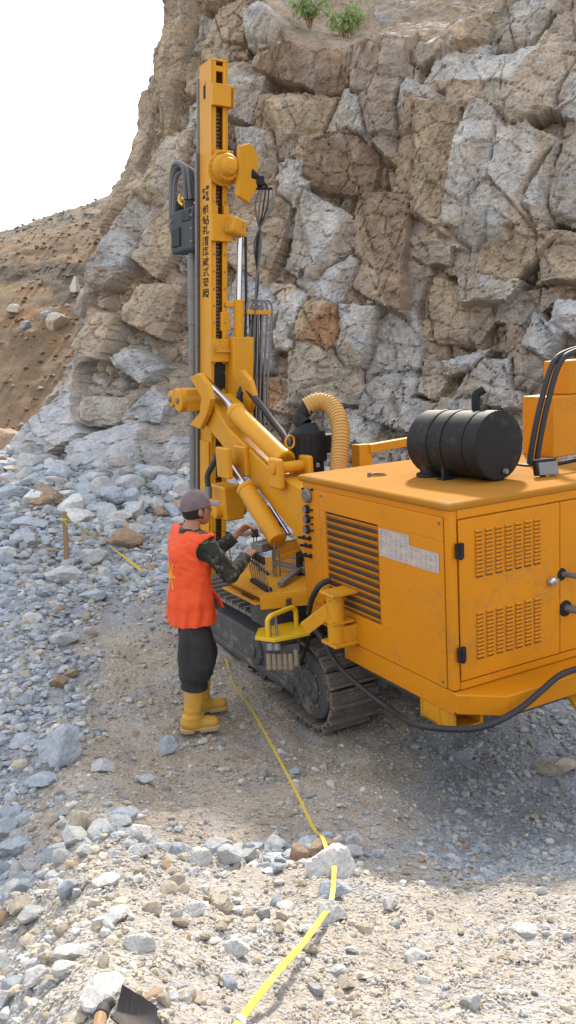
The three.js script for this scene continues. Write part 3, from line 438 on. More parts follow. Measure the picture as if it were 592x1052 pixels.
  // towing bracket
  const tb = plate([[0, 0], [0.26, 0.02], [0.4, -0.04], [0.42, -0.2], [0.3, -0.3], [0.12, -0.28], [0.0, -0.12]], 0.03, 0.006); tb.rotateX(-0.9); tb.scale(0.7, 0.7, 0.7); tb.translate(0.76, -0.06, 0.1); P_('towing_bracket', [tb, torus(0.085, 0.022).rotateX(Math.PI / 2 - 0.3).translate(0.98, -0.06, 0.28)], M.yellowdirty);
}
{ // silencer on the roof
  const c1 = V(0.68, 1.41, -0.36), ax = V(0.1, 0.012, 0.99).normalize(), L = 0.62, c0 = c1.clone().addScaledVector(ax, -L), R = 0.21, fr = frameOf(c0, c1);
  const lat = (pts) => smoothish(new THREE.LatheGeometry(pts.map((q) => new THREE.Vector2(q[0] + 1e-5, q[1])), 44), 0.75).applyMatrix4(fr);
  const mf = P_('silencer', lat([[0, -0.03], [R * 0.6, -0.022], [R * 0.9, 0.0], [R * 0.985, 0.03], [R * 0.985, L - 0.12], [R, L - 0.115], [R, L - 0.008], [R - 0.01, L], [0, L + 0.006]]), M.black);
  for (const t of [0.3, 0.5]) P_('strap', lat([[R * 0.985, L * t - 0.014], [R + 0.002, L * t - 0.014], [R + 0.002, L * t + 0.014], [R * 0.985, L * t + 0.014]]), M.black, mf);
  P_('seam_ring', lat([[R, L - 0.13], [R + 0.004, L - 0.13], [R + 0.004, L - 0.112], [R, L - 0.112]]), M.black, mf);
  for (const [t, dx] of [[0.2, -0.12], [0.5, -0.14], [0.5, 0.14], [0.2, 0.12], [0.85, 0.05]]) { const b = c0.clone().addScaledVector(ax, L * t); P_('bracket', [rb(0.045, 0.1, 0.03, b.x + dx, 1.235, b.z, 0.004), rb(0.09, 0.016, 0.07, b.x + dx, 1.199, b.z, 0.004)], M.black, mf); }
  { const b = c0.clone().addScaledVector(ax, 0.12); P_('inlet_pipe', [cyl(V(b.x - 0.1, 1.19, b.z), V(b.x - 0.1, 1.34, b.z), 0.06, 0.06, 18), cyl(V(b.x - 0.1, 1.185, b.z), V(b.x - 0.1, 1.215, b.z), 0.085, 0.085, 18, 0.004)], M.black, mf); }
  { const b = c0.clone().addScaledVector(ax, 0.36).add(V(0.07, 0.15, 0)); P_('exhaust_pipe', [tube([b, b.clone().add(V(0, 0.09, 0)), b.clone().add(V(0.004, 0.15, 0.0)), b.clone().add(V(0.04, 0.18, 0.03))], 0.028, 20, 14)], M.black, mf); }
  { const e = c1.clone().addScaledVector(ax, 0.006).add(V(0.03, -0.16, 0)); P_('drain_plug', cyl(e, e.clone().addScaledVector(ax, 0.02), 0.02, 0.015, 10), M.greysteel, mf); }
}
{ // tank, hoses, work lamp on the roof
  const a = onY(540, 472, 1.19).add(V(0.16, 0, 0.1)); const tank = P_('tank', [bb(a.x, a.x + 0.9, 1.19, 1.62, a.z - 0.3, a.z, 0.012)], M.yellow);
  P_('tank_top', bb(a.x + 0.17, a.x + 0.9, 1.622, 1.86, a.z - 0.26, a.z - 0.02, 0.01), M.yellow, tank);
  const f = onY(545, 478, 1.19);
  for (const [dx, dz] of [[0, 0], [0.035, 0.03]]) P_('hose', tube([f.clone().add(V(dx - 0.01, 0, dz)), f.clone().add(V(dx + 0.02, 0.15, dz)), f.clone().add(V(dx + 0.1, 0.42, dz)), f.clone().add(V(dx + 0.22, 0.68, dz)), f.clone().add(V(dx + 0.34, 0.735, dz)), f.clone().add(V(dx + 0.7, 0.77, dz))], 0.02, 50, 12), M.rubber);
  P_('hose_flange', [rb(0.16, 0.014, 0.1, f.x, 1.198, f.z, 0.004)], M.black);
  const l = onY(560, 490, 1.19); const lamp = P_('work_lamp', [rb(0.15, 0.1, 0.045, l.x + 0.0, 1.252, l.z, 0.012, -0.25, -0.25)], M.black);
  P_('lamp_bracket', [rb(0.03, 0.06, 0.03, l.x, 1.205, l.z - 0.02, 0.004), cyl(V(l.x + 0.05, 1.25, l.z - 0.03), V(l.x + 0.4, 1.26, l.z - 0.05), 0.014, 0.014, 10)], M.black, lamp);
  P_('lamp_lens', rb(0.13, 0.08, 0.006, l.x + 0.005, 1.246, l.z + 0.024, 0.003, -0.25, -0.25), M.greysteel, lamp);
}
{ // beam frame beyond the hood, cyclone and duct
  const b0 = atM(366, 482, 6.9), b1 = atM(366, 457, 6.9); P_('guard_post', [barBox(b0.clone().add(V(0.05, -0.6, 0)), b1.clone().add(V(0.05, 0, 0)), 0.12, 0.12)], M.mast);
  P_('guard_rail', barBox(atM(378, 461, 6.9), atM(440, 450, 7.3), 0.07, 0.07), M.mast);
  const c = atM(318, 470, 6.85), up = V(0, 1, 0); const yb = c.y;
  const cy = P_('dust_cyclone', [smoothish(new THREE.LatheGeometry([[0.0, -1.0], [0.11, -1.0], [0.115, -0.06], [0.115, -0.035], [0.135, -0.03], [0.135, 0.2], [0.125, 0.215], [0.07, 0.275], [0.06, 0.28], [0.0, 0.28]].map((q) => new THREE.Vector2(q[0] + 1e-5, q[1])), 32), 0.7).translate(c.x, yb, c.z)], M.black);
  { const ribs = []; for (let i = 0; i < 16; i++) { const a = i / 16 * 6.283; ribs.push(rb(0.008, 0.2, 0.012, c.x + Math.sin(a) * 0.137, yb + 0.08, c.z + Math.cos(a) * 0.137, 0.002)); } P_('cyclone_ribs', ribs, M.black, cy).userData.kind = 'stuff'; }
  P_('cyclone_inlet', [rb(0.24, 0.15, 0.12, c.x + 0.14, yb + 0.1, c.z + 0.02, 0.02)], M.black, cy);
  const n0 = V(c.x - 0.02, yb + 0.26, c.z), n1 = atM(309, 428, 6.85), n2 = atM(318, 416, 6.85); P_('cyclone_neck', tube([n0, n0.clone().lerp(n1, 0.6).add(V(-0.02, 0, 0)), n1, n2], 0.062, 20, 16), M.black, cy);
  const path = new THREE.CatmullRomCurve3([atM(315, 418, 6.85), atM(326, 412.5, 6.85), atM(338, 415, 6.82), atM(347, 428, 6.75), atM(350, 445, 6.7), atM(348.5, 478, 6.65), atM(348.5, 492, 6.6)]);
  const duct = P_('duct', new THREE.TubeGeometry(path, 70, 0.066, 18), M.hose); const rt = [];
  for (let i = 0; i <= 36; i++) { const t = i / 36, p = path.getPointAt(t), tg = path.getTangentAt(t); const g = torus(0.068, 0.006); g.applyMatrix4(new THREE.Matrix4().makeRotationFromQuaternion(new THREE.Quaternion().setFromUnitVectors(V(0, 0, 1), tg))); g.translate(p.x, p.y, p.z); rt.push(g); }
  P_('duct_ribs', rt, M.hose, duct).userData.kind = 'stuff';
  P_('lifting_eye', torus(0.05, 0.008).applyMatrix4(new THREE.Matrix4().makeRotationY(0.3)).translate(atM(298, 454, 6.7).x, atM(298, 454, 6.7).y, atM(298, 454, 6.7).z), M.mast);
}
{ // tracks
  const shoeG = [rb(0.4, 0.024, 0.118, 0, 0, 0, 0.004), rb(0.4, 0.042, 0.02, 0, 0.03, 0.045, 0.004), rb(0.4, 0.018, 0.014, 0, 0.018, -0.03, 0.003)].map((g) => boxUV(g)); const shoe = mergeGeometries(shoeG);
  const boltG = part('shoe_bolt', cyl(V(0.09, 0.01, 0.005), V(0.09, 0.019, 0.005), 0.02, 0.018, 8), M.frame);
  const z0 = -3.75, z1 = -1.62, yc = -0.36, R = 0.3;
  for (const xo of [-0.03, 1.25]) {
    const xc = xo + 0.2, L = z1 - z0, per = 2 * L + 2 * Math.PI * R, n = Math.round(per / 0.13);
    const fr = P_('track_frame', [bb(xo + 0.03, xo + 0.37, yc - 0.19, yc + 0.14, z0 + 0.1, z1 - 0.25, 0.02), bb(xo + 0.012, xo + 0.05, yc - 0.15, yc - 0.1, z0, z1 - 0.28, 0.01), bb(xo + 0.1, xo + 0.3, yc - 0.08, yc + 0.08, z0 - 0.05, z1 + 0.02, 0.02)], M.frame);
    for (const z of [z0, z1]) { const w = P_('track_wheel', [cyl(V(xo + 0.01, yc, z), V(xo + 0.39, yc, z), 0.255, 0.255, 36, 0.02)], M.frame); P_('wheel_hub', [cyl(V(xo - 0.012, yc, z), V(xo + 0.01, yc, z), 0.11, 0.13, 28, 0.008), cyl(V(xo - 0.03, yc, z), V(xo - 0.01, yc, z), 0.05, 0.06, 16, 0.005)], M.frame, w); for (let k = 0; k < 8; k++) { const a = k / 8 * 6.283; P_('wheel_bolt', cyl(V(xo + 0.004, yc + Math.sin(a) * 0.16, z + Math.cos(a) * 0.16), V(xo - 0.008, yc + Math.sin(a) * 0.16, z + Math.cos(a) * 0.16), 0.013, 0.011, 8), M.track, w); } }
    P_('guide_plate', [cyl(V(xo + 0.035, yc + 0.0, -2.55), V(xo - 0.0, yc + 0.0, -2.55), 0.13, 0.12, 28, 0.01), cyl(V(xo, yc, -2.55), V(xo - 0.02, yc, -2.55), 0.06, 0.05, 18, 0.006)], M.frame, fr);
    for (let i = 0; i < 6; i++) P_('track_roller', cyl(V(xo + 0.06, yc - 0.2, lerp(z0 + 0.3, z1 - 0.3, i / 5)), V(xo + 0.34, yc - 0.2, lerp(z0 + 0.3, z1 - 0.3, i / 5)), 0.055, 0.055, 16), M.frame, fr);
    for (let i = 0; i < n; i++) { let d = i / n * per, p, a; // rotation.x turns the shoe's outward side
      if (d < L) { p = [yc + R, z0 + d]; a = 0; } else if (d < L + Math.PI * R) { const q = (d - L) / R; p = [yc + Math.cos(q) * R, z1 + Math.sin(q) * R]; a = q; } else if (d < 2 * L + Math.PI * R) { p = [yc - R, z1 - (d - L - Math.PI * R)]; a = Math.PI; } else { const q = (d - 2 * L - Math.PI * R) / R; p = [yc - Math.cos(q) * R, z0 - Math.sin(q) * R]; a = Math.PI + q; }
      const m = new THREE.Mesh(shoe, M.track); m.name = 'track_shoe'; m.castShadow = m.receiveShadow = true; m.position.set(xc, p[0], p[1]); m.rotation.x = a; fr.add(m); }
  }
}
{ // operator platform with valve levers
  const pl = plate([[-0.32, 1.74], [0.36, 1.5], [0.5, 2.3], [0.2, 2.78], [-0.32, 2.3]].map((q) => [q[0], q[1]]), 0.018, 0.004); pl.rotateX(-Math.PI / 2); pl.translate(0, 0.335, 0);
  const plat = P_('control_platform', [pl], M.yellowdirty);
  const lip = (a, b, h = 0.095) => barBox(V(a[0], 0.33 - h / 2 + 0.01, a[1]), V(b[0], 0.33 - h / 2 + 0.01, b[1]), h, 0.014, V(0, 0, 1).cross(V(b[0] - a[0], 0, b[1] - a[1])).lengthSq() ? V(b[1] - a[1], 0, -(b[0] - a[0])).normalize() : undefined);
  P_('platform_edge', [lip([-0.32, -2.3], [-0.32, -1.74]), lip([-0.32, -1.74], [0.36, -1.5])], M.mast, plat);
  P_('platform_slot', rb(0.006, 0.06, 0.2, -0.331, 0.285, -1.93, 0.003), M.dark, plat);
  P_('platform_slot', rb(0.09, 0.07, 0.006, -0.12, 0.28, -1.658, 0.002, 0, 0.33), M.frame, plat);
  P_('platform_post', [bb(-0.1, 0.3, -0.05, 0.3, -2.4, -1.95, 0.02)], M.frame);
  const top = 0.357;
  { // lever rack
    const a = onY(260, 597, top), b = onY(277, 608, top), nL = 8; const rack = P_('lever_rack', [barBox(a, b, 0.05, 0.05, V(0, 1, 0)), barBox(a.clone().add(V(0, 0.16, 0)), b.clone().add(V(0, 0.13, 0)), 0.02, 0.02, V(0, 1, 0))], M.black);
    for (let i = 0; i < nL; i++) { const p = a.clone().lerp(b, i / (nL - 1)), q = p.clone().add(V(-0.02, 0.2, -0.02)); const lv = P_('lever', [cyl(p, q, 0.0045, 0.0045, 8)], M.greysteel, rack); if (i > 1) P_('lever', cyl(q, q.clone().add(V(-0.006, 0.06, 0)), 0.012, 0.014, 10, 0.003), M.rubber, rack); }
  }
  { const v = onY(277, 588, top); const vb = P_('valve_block', [rb(0.2, 0.07, 0.13, v.x + 0.02, top + 0.2, v.z - 0.08, 0.01, 0, 0.3), cyl(V(v.x - 0.05, top, v.z - 0.08), V(v.x - 0.05, top + 0.17, v.z - 0.08), 0.012, 0.012, 8), cyl(V(v.x + 0.1, top, v.z - 0.1), V(v.x + 0.1, top + 0.17, v.z - 0.1), 0.012, 0.012, 8)], M.greysteel);
    for (const [dx, dz, h, m] of [[-0.08, -0.08, 0.1, 'k'], [0.03, -0.04, 0.06, 'k'], [0.09, -0.04, 0.05, 'r'], [0.16, -0.1, 0.1, 'k'], [-0.03, -0.13, 0.07, 'k']]) { const p = V(v.x + dx, top + 0.23, v.z + dz); P_('lever', [cyl(p, p.clone().add(V(0, h * 0.6, 0)), 0.005, 0.005, 8)], M.greysteel, vb); P_('lever_knob', cyl(p.clone().add(V(0, h * 0.5, 0)), p.clone().add(V(0, h + 0.03, 0)), 0.019, m === 'r' ? 0.022 : 0.015, 12, 0.004), m === 'r' ? M.red : M.rubber, vb, m === 'r' ? 'red knob' : undefined); }
    for (const [px, h] of [[284, 0.26], [288, 0.24], [281.5, 0.2]]) { const p = onY(px, 592, top); P_('lever', cyl(p, p.clone().add(V(0, h, 0)), 0.007, 0.007, 8), M.greysteel, vb); } }
  { const a = onY(240, 588, top), b = a.clone().add(V(-0.02, 0.25, -0.02)); P_('lever', [cyl(a, b, 0.006, 0.006, 8)], M.greysteel); P_('lever_knob', cyl(b, b.clone().add(V(0, 0.08, 0)), 0.014, 0.016, 12, 0.004), M.rubber); P_('lever_foot', cyl(a, a.clone().add(V(0, 0.025, 0)), 0.035, 0.03, 14, 0.004), M.black); }
  { const a = onY(288, 600, top + 0.03), b = onY(308, 584, top + 0.05), c = onY(283, 578, top + 0.06), e = onY(320, 588, top + 0.03); const t = P_('pedal', [barBox(a, b, 0.05, 0.03), barBox(c, b, 0.035, 0.035), barBox(b, e, 0.03, 0.05)], M.greysteel); P_('pedal_post', [cyl(b.clone().add(V(0, -0.06, 0)), b.clone().add(V(0, 0.13, 0)), 0.03, 0.022, 14, 0.004)], M.black, t); }
  P_('cross_member', [barBox(atM(282, 566, 6.75), atM(309, 560, 6.75), 0.08, 0.1), barBox(atM(287, 573, 6.7), atM(309, 566, 6.7), 0.05, 0.05)], M.mast);
}
{ // swing post beside the hood
  const p = onX(344, 660, -0.12), q = onX(344, 609, -0.12); p.z = q.z;
  const post = P_('swing_post', [cyl(V(p.x, p.y, p.z), V(p.x, q.y, p.z), 0.058, 0.058, 26)], M.yellowdirty);
  P_('post_flange', [rb(0.2, 0.022, 0.17, p.x + 0.03, q.y + 0.0, p.z, 0.008), rb(0.22, 0.024, 0.18, p.x + 0.04, p.y + 0.01, p.z, 0.008), rb(0.16, 0.016, 0.14, p.x + 0.02, (p.y * 0.55 + q.y * 0.45), p.z, 0.006)], M.yellowdirty, post);
  P_('swing_arm', [barBox(V(p.x - 0.16, p.y + 0.1, p.z - 0.14), V(p.x, (p.y + q.y) / 2 + 0.09, p.z), 0.035, 0.09), barBox(V(p.x - 0.02, p.y + 0.06, p.z - 0.02), V(p.x + 0.3, p.y + 0.08, p.z + 0.02), 0.14, 0.12)], M.yellowdirty, post);
  // foot step with handle and drill bits under it
  const st = plate([[-0.12, -0.13], [0.14, -0.15], [0.19, -0.03], [0.15, 0.13], [-0.1, 0.15], [-0.2, 0.0]], 0.018, 0.004); st.rotateX(-Math.PI / 2); const o = atM(289, 651, 5.98); st.translate(o.x, o.y, o.z); const step = P_('step', st, M.bright);
  const h = [V(o.x - 0.13, o.y, o.z + 0.06), V(o.x - 0.13, o.y + 0.13, o.z + 0.06), V(o.x - 0.1, o.y + 0.165, o.z + 0.06), V(o.x + 0.1, o.y + 0.165, o.z - 0.02), V(o.x + 0.14, o.y + 0.13, o.z - 0.03), V(o.x + 0.14, o.y, o.z - 0.03)];
  P_('step_handle', new THREE.TubeGeometry(new THREE.CatmullRomCurve3(h, false, 'catmullrom', 0.25), 50, 0.018, 12), M.bright, step);
  for (const px of [277, 283.5]) { const a = atM(px, 632, 5.9), b = atM(px + 1.5, 664, 5.86); P_('tool_rod', [cyl(b, a, 0.011, 0.008, 10)], M.greysteel, step); P_('tool_head', [cyl(atM(px + 1.5, 668, 5.86), atM(px + 1, 660, 5.86), 0.035, 0.03, 14, 0.005)], M.greysteel, step); }
  for (let i = 0; i < 6; i++) { const a = atM(276 + i * 5.6, 671 - (i === 5 ? 4 : 0), 5.9), b = a.clone().add(V(0, -0.085, 0)); P_('drill_bit', [cyl(a, b, 0.018, 0.02, 14, 0.004), cyl(b, b.clone().add(V(0, -0.035, 0)), 0.023, 0.021, 14, 0.005)], M.tan, step); }
  P_('bit_rack', [barBox(atM(274, 668, 5.92), atM(308, 664, 5.92), 0.05, 0.06), rb(0.18, 0.03, 0.12, o.x - 0.0, o.y - 0.04, o.z + 0.02, 0.008)], M.frame, step);
  P_('step_bracket', [barBox(V(o.x, o.y - 0.02, o.z), V(o.x + 0.35, o.y - 0.05, o.z - 0.1), 0.06, 0.08)], M.frame, step);
}
{ // boom
  const xb = 0.34, A = onX(330, 575, xb), B = onX(226, 425, xb);
  const prof = [[216, 440], [206, 430], [210, 408], [221, 418], [234, 440], [283, 488], [306, 500], [332, 520], [345, 590], [318, 582], [302, 545], [258, 492]].map((q) => onX(q[0], q[1], xb - 0.13));
  const sh = plate(prof.map((q) => [-q.z, q.y]), 0.27, 0.012); sh.rotateY(Math.PI / 2); sh.translate(xb - 0.13, 0, 0); // extrude along +x
  const boom = P_('boom', sh, M.mast);
  const horn = [[196, 388], [205, 384], [213, 395], [217, 410], [213, 425], [206, 440], [196, 436], [206, 424], [208, 408]];
  const hornG = (x) => { const g = plate(horn.map((q) => onX(q[0], q[1], x)).map((q) => [-q.z, q.y]), 0.035, 0.008); g.rotateY(Math.PI / 2); g.translate(x, 0, 0); return g; };
  P_('boom_head_plate', hornG(xb - 0.2), M.mast, boom); { const g = hornG(xb - 0.2); g.translate(0.42, 0, 0); P_('boom_head_plate', g, M.mast, boom); }
  { const c = onX(187, 409, xb - 0.12), e = onX(201, 411, xb - 0.12); P_('head_hub', [barBox(c, e, 0.16, 0.2), cyl(c.clone().add(V(-0.12, 0, 0)), c.clone().add(V(0.14, 0, 0)), 0.08, 0.08, 22, 0.01), cyl(c.clone().lerp(e, 0.7).add(V(-0.14, 0, 0)), c.clone().lerp(e, 0.7).add(V(0.14, 0, 0)), 0.11, 0.11, 24, 0.01)], M.mast, boom); for (const q of [c.clone().add(V(-0.125, 0, 0)), c.clone().lerp(e, 0.7).add(V(-0.145, 0, 0))]) P_('pin', cyl(q, q.clone().add(V(-0.012, 0, 0)), 0.03, 0.028, 14, 0.003), M.greysteel, boom); }
  const xu = xb - 0.06, r0 = onX(209, 389, xu), r1 = onX(243, 424, xu), r2 = onX(294, 474, xu);
  const uc = P_('hydraulic_cylinder', [cyl(r1, r2, 0.078, 0.078, 28, 0.012), cyl(r1.clone().lerp(r2, -0.03), r1.clone().lerp(r2, 0.04), 0.085, 0.085, 28, 0.008), cyl(r1.clone().lerp(r2, 0.93), r1.clone().lerp(r2, 1.0), 0.087, 0.087, 28, 0.008)], M.mast); P_('piston_rod', cyl(r0, r1, 0.04, 0.04, 20), M.steel, uc);
  { const c = onX(299, 482, xu); P_('clevis', [rb(0.05, 0.24, 0.2, c.x - 0.13, c.y - 0.02, c.z + 0.0, 0.03), rb(0.05, 0.24, 0.2, c.x + 0.13, c.y - 0.02, c.z, 0.03), cyl(V(c.x - 0.17, c.y + 0.02, c.z), V(c.x + 0.17, c.y + 0.02, c.z), 0.045, 0.045, 18, 0.006)], M.mast, boom); }
  const xl = xb - 0.24, l0 = onX(235, 475, xl), l1 = onX(253, 502, xl), l2 = onX(286, 556, xl);
  const lc = P_('hydraulic_cylinder', [cyl(l1, l2, 0.075, 0.075, 28, 0.01), cyl(l1.clone().lerp(l2, -0.02), l1.clone().lerp(l2, 0.05), 0.082, 0.082, 28, 0.006)], M.mast); P_('piston_rod', cyl(l0, l1, 0.034, 0.034, 18), M.steel, lc); P_('rod_eye', [cyl(l0.clone().add(V(-0.07, 0, 0)), l0.clone().add(V(0.07, 0, 0)), 0.06, 0.06, 20, 0.008)], M.mast, lc);
  for (const [a, b] of [[274, 294], [278, 297]]) P_('feed_pipe', cyl(onX(a, 520, xl + 0.1), onX(b, 549, xl + 0.1), 0.016, 0.016, 12), M.steel, lc);
  { const c = onX(236, 472, xl - 0.02); P_('link_plate', [rb(0.05, 0.26, 0.24, c.x + 0.1, c.y - 0.02, c.z + 0.02, 0.018), rb(0.05, 0.26, 0.24, c.x - 0.06, c.y - 0.02, c.z + 0.02, 0.018)], M.mast, boom);
    const e = onX(232, 520, xl + 0.08); P_('link_plate', [rb(0.18, 0.3, 0.36, e.x, e.y + 0.05, e.z + 0.02, 0.02), cyl(e.clone().add(V(-0.15, -0.03, 0.08)), e.clone().add(V(0.15, -0.03, 0.08)), 0.055, 0.055, 18, 0.008)], M.mast, boom); }
  P_('hose', tube([atM(226, 462, 7.6), atM(220, 475, 7.5), atM(213.5, 488, 7.5), atM(214, 500, 7.5), atM(214, 512, 7.5)], 0.026, 24, 12), M.rubber); P_('hose_fitting', [cyl(atM(214, 512, 7.5), atM(214, 500, 7.5), 0.036, 0.034, 12, 0.004)], M.greysteel);
  P_('hose', tube([atM(248, 425, 7.9), atM(246.5, 405, 7.9), atM(250, 398, 7.9), atM(262, 409, 7.7), atM(280, 432, 7.4), atM(294, 452, 7.1), atM(298, 470, 7.0)], 0.03, 50, 12), M.rubber);
  P_('hose', tube([onX(322, 645, -0.1), onX(330, 655, -0.1), onX(345, 680, -0.12), onX(366, 702, -0.1), onX(400, 728, -0.05), onZ(440, 747, 0.1), onZ(490, 748, 0.25), onZ(530, 731, 0.27), onZ(556, 710, 0.27), onZ(575, 694, 0.27), onZ(604, 684, 0.25)], 0.018, 90, 10), M.rubber);
  P_('hose', tube([onX(340, 596, -0.05), onX(330, 600, -0.12), onX(322, 612, -0.15), onX(317, 630, -0.1)], 0.02, 24, 10), M.rubber);
  P_('hose', tube([onX(318, 640, 0), onX(316, 660, -0.05), onX(309, 682, -0.05), onX(316, 670, 0.05), onX(322, 650, 0.1)], 0.015, 30, 10), M.rubber);
}
{ // mast: its own upright frame, brought into the rig's coordinates
  const a = V(0.8796, 0, -0.4757).normalize(), up = V(0.0175, 1, 0.0).normalize(), b = a.clone().cross(up).normalize(); const org = V(-0.772, -0.05, -8.2);
  const T = rigInv.clone().multiply(new THREE.Matrix4().makeBasis(a, up, b).setPosition(org));
  const my = (py) => CAM_H + 0.05 + 8.15 * Math.tan(Math.atan((526 - py) / FPX) - PITCH);
  const Q = (n, g, m, par = rig, l) => P_(n, [].concat(g).map((q) => { const c = q.clone(); c.applyMatrix4(T); return c; }), m, par, l);
  const Tp = my(58), D = 0.27, W = 0.165;
  const mast = Q('mast', [bb(0, 0.012, 0.0, Tp, -D, 0), bb(W - 0.012, W, 0, Tp, -D, 0), bb(0.0125, W - 0.0125, 0, Tp, -D, -D + 0.012), bb(0.0125, 0.05, 0, Tp, -0.014, -0.001), bb(W - 0.05, W - 0.0125, 0, Tp, -0.014, -0.001), bb(0, W, Tp - 0.012, Tp + 0.004, -D - 0.003, 0.003)], M.mast);
  Q('mast_web', [bb(0.04, W - 0.04, my(70) + 0.0, my(64), -0.03, -0.003), bb(0.013, W - 0.013, 0, Tp - 0.02, -0.2, -0.19)], M.mast, mast);
  { const s = new THREE.Shape(); s.absellipse(0, 0.05, 0.022, 0.022, 0, Math.PI); s.lineTo(-0.022, -0.06); s.absellipse(0, -0.06, 0.022, 0.022, Math.PI, 2 * Math.PI); const g = new THREE.ExtrudeGeometry(s, { depth: 0.003, bevelEnabled: false }); g.rotateY(-Math.PI / 2); g.translate(0.0, my(86), -0.15); Q('mast_slot', g, M.dark, mast); const rr = cyl(V(-0.004, my(79), -0.15), V(0.0, my(79), -0.15), 0.024, 0.024, 14); Q('slot_pin', rr, M.mast, mast); }
  Q('cover_plate', [bb(-0.006, W + 0.04, my(107), my(84), 0.0, 0.05, 0.006), bb(W, W + 0.045, my(107), my(86), -0.12, 0.05, 0.006)], M.mast, mast);
  Q('chain_backing', bb(0.05, W - 0.05, 0.02, my(108), -0.16, -0.15, 0), M.dark, mast);
  const ch = []; for (let i = 0; i < 150; i++) { const y = 0.1 + i * 0.032; if (y < my(112)) ch.push(rb(0.045, 0.02, 0.022, W / 2 + (i % 2 ? 0.004 : -0.004), y, -0.06, 0.004)); } Q('feed_chain', ch, M.track, mast).userData.kind = 'stuff';
  { const bolts = []; for (let i = 0; i < 24; i++) for (const x of [0.028, W - 0.028]) bolts.push(cyl(V(x, 0.6 + i * 0.155, -0.002), V(x, 0.6 + i * 0.155, 0.005), 0.008, 0.008, 8)); Q('mast_bolts', bolts, M.track, mast).userData.kind = 'stuff'; }
  Q('guide_rail', [cyl(V(-0.03, 0.3, -D - 0.005), V(-0.03, my(150), -D - 0.005), 0.016, 0.016, 10), cyl(V(-0.0, 0.3, -D - 0.03), V(-0.0, Tp - 0.1, -D - 0.03), 0.014, 0.014, 10)], M.greysteel, mast);
  // lettering in strokes, read from the bottom up: 履带式液压潜孔钻机
  const CH = { a: '2029 0343 2306 2345 5156 5649 5181 8188 8898', b: '2005 1333 0444 2428 2846 7074 7292 5595 5559 9599 5999', c: '0141 4123 2328 2817 0545 6068 6898 9896', d: '0112 0414 0916 3151 3353 4045 6191 6393 7075 4549 4585 8589 4989 4787', e: '1191 1109 3383 5358 2898 7687', f: '0112 0414 0916 6070 3292 4307 3439 5459 6393 9356 5699', g: '0282 6065 6599 8091 1545 3539 1848 9997', h: '0191 2023 5053 8083 0494 0405 9495 2679 2629 7679 5559', i: '1191 1109 9193 1393 3426 2629 4494 4797 4447 9497 6989 6759 7899', j: '0121 1116 0525 4181 6069', k: '1131 0434 2026 5191 5155 9195 5595' };
  const strokes = []; const put = (k, cx, cy, w, h) => { for (const s of CH[k].split(' ')) { const [x0, y0, x1, y1] = [...s].map(Number); const p = V(-0.003, cy + h * (0.5 - y0 / 9), cx + w * (x0 / 9 - 0.5)), q = V(-0.003, cy + h * (0.5 - y1 / 9), cx + w * (x1 / 9 - 0.5)); if (p.distanceTo(q) > 0.001) strokes.push(barBox(p, q, 0.0105, 0.004, V(1, 0, 0), 0)); } };
  [...'abcdefghi'].forEach((k, i) => put(k, -0.125, my(212.5 + i * 10.9), 0.125, 0.078));
  for (const [k, cx, py] of [['j', -0.165, 193], ['k', -0.165, 200], ['k', -0.085, 191], ['j', -0.085, 197], ['k', -0.085, 203]]) put(k, cx, my(py), 0.055, 0.045);
  Q('lettering', strokes, M.ink, mast);
  // feed motor with hexagonal plate
  { const y = my(172), mt = Q('feed_motor', [cyl(V(0.1, y, 0.0), V(0.1, y, 0.16), 0.13, 0.12, 28, 0.02), cyl(V(0.1, y, 0.15), V(0.1, y, 0.22), 0.085, 0.07, 24, 0.015), cyl(V(0.1, y, 0.02), V(0.1, y, 0.06), 0.15, 0.15, 28, 0.008), bb(0.02, 0.2, y - 0.1, y + 0.16, -0.01, 0.06, 0.01)], M.yellowdirty);
    const hx = plate([[-0.12, -0.22], [0.04, -0.26], [0.17, -0.1], [0.17, 0.16], [0.06, 0.25], [-0.1, 0.2]], 0.03, 0.005); hx.rotateY(0.5); hx.translate(0.28, y - 0.02, 0.1); Q('motor_plate', hx, M.mast, mt);
    Q('motor_body', [cyl(V(0.34, y - 0.02, 0.06), V(0.48, y - 0.05, -0.02), 0.06, 0.05, 18, 0.008), rb(0.12, 0.1, 0.12, 0.46, y - 0.07, 0.0, 0.02), cyl(V(0.42, y - 0.14, 0.03), V(0.62, y - 0.12, 0.0), 0.014, 0.014, 8), cyl(V(0.48, y - 0.02, 0.0), V(0.6, y - 0.14, 0.0), 0.016, 0.01, 8)], M.black, mt);
    for (const d of [0, 0.03, 0.06, 0.09, 0.13]) Q('hose', tube([V(0.5 + d, y - 0.12, 0), V(0.44 + d * 0.9, y - 0.3, 0.02 + d), V(0.5 - d * 0.5, y - 0.6, 0.03), V(0.45 + d * 0.7, y - 1.0, 0.03 - d), V(0.44 - d * 0.4, y - 1.5, 0.03), V(0.4 + d * 0.6, y - 2.2, 0)], 0.0085, 50, 8), d > 0.05 && d < 0.1 ? M.rubber : M.hoseGrey, mt); }
  // sliding bracket, lift cylinder and its box
  { const y = my(232); const sb = Q('slide_bracket', [bb(-0.01, 0.2, y - 0.13, y + 0.11, 0.0, 0.05, 0.01), rb(0.18, 0.15, 0.14, 0.21, y, 0.08, 0.03, 0, 0.3, -0.25), cyl(V(0.26, y + 0.0, 0.03), V(0.32, y - 0.0, 0.05), 0.06, 0.05, 18, 0.006), bb(-0.01, 0.055, y + 0.1, y + 0.19, 0.0, 0.03), bb(0.115, 0.17, y + 0.1, y + 0.19, 0.0, 0.03)], M.yellowdirty); Q('pin', cyl(V(0.32, y, 0.03), V(0.35, y, 0.03), 0.03, 0.026, 14, 0.004), M.greysteel, sb);
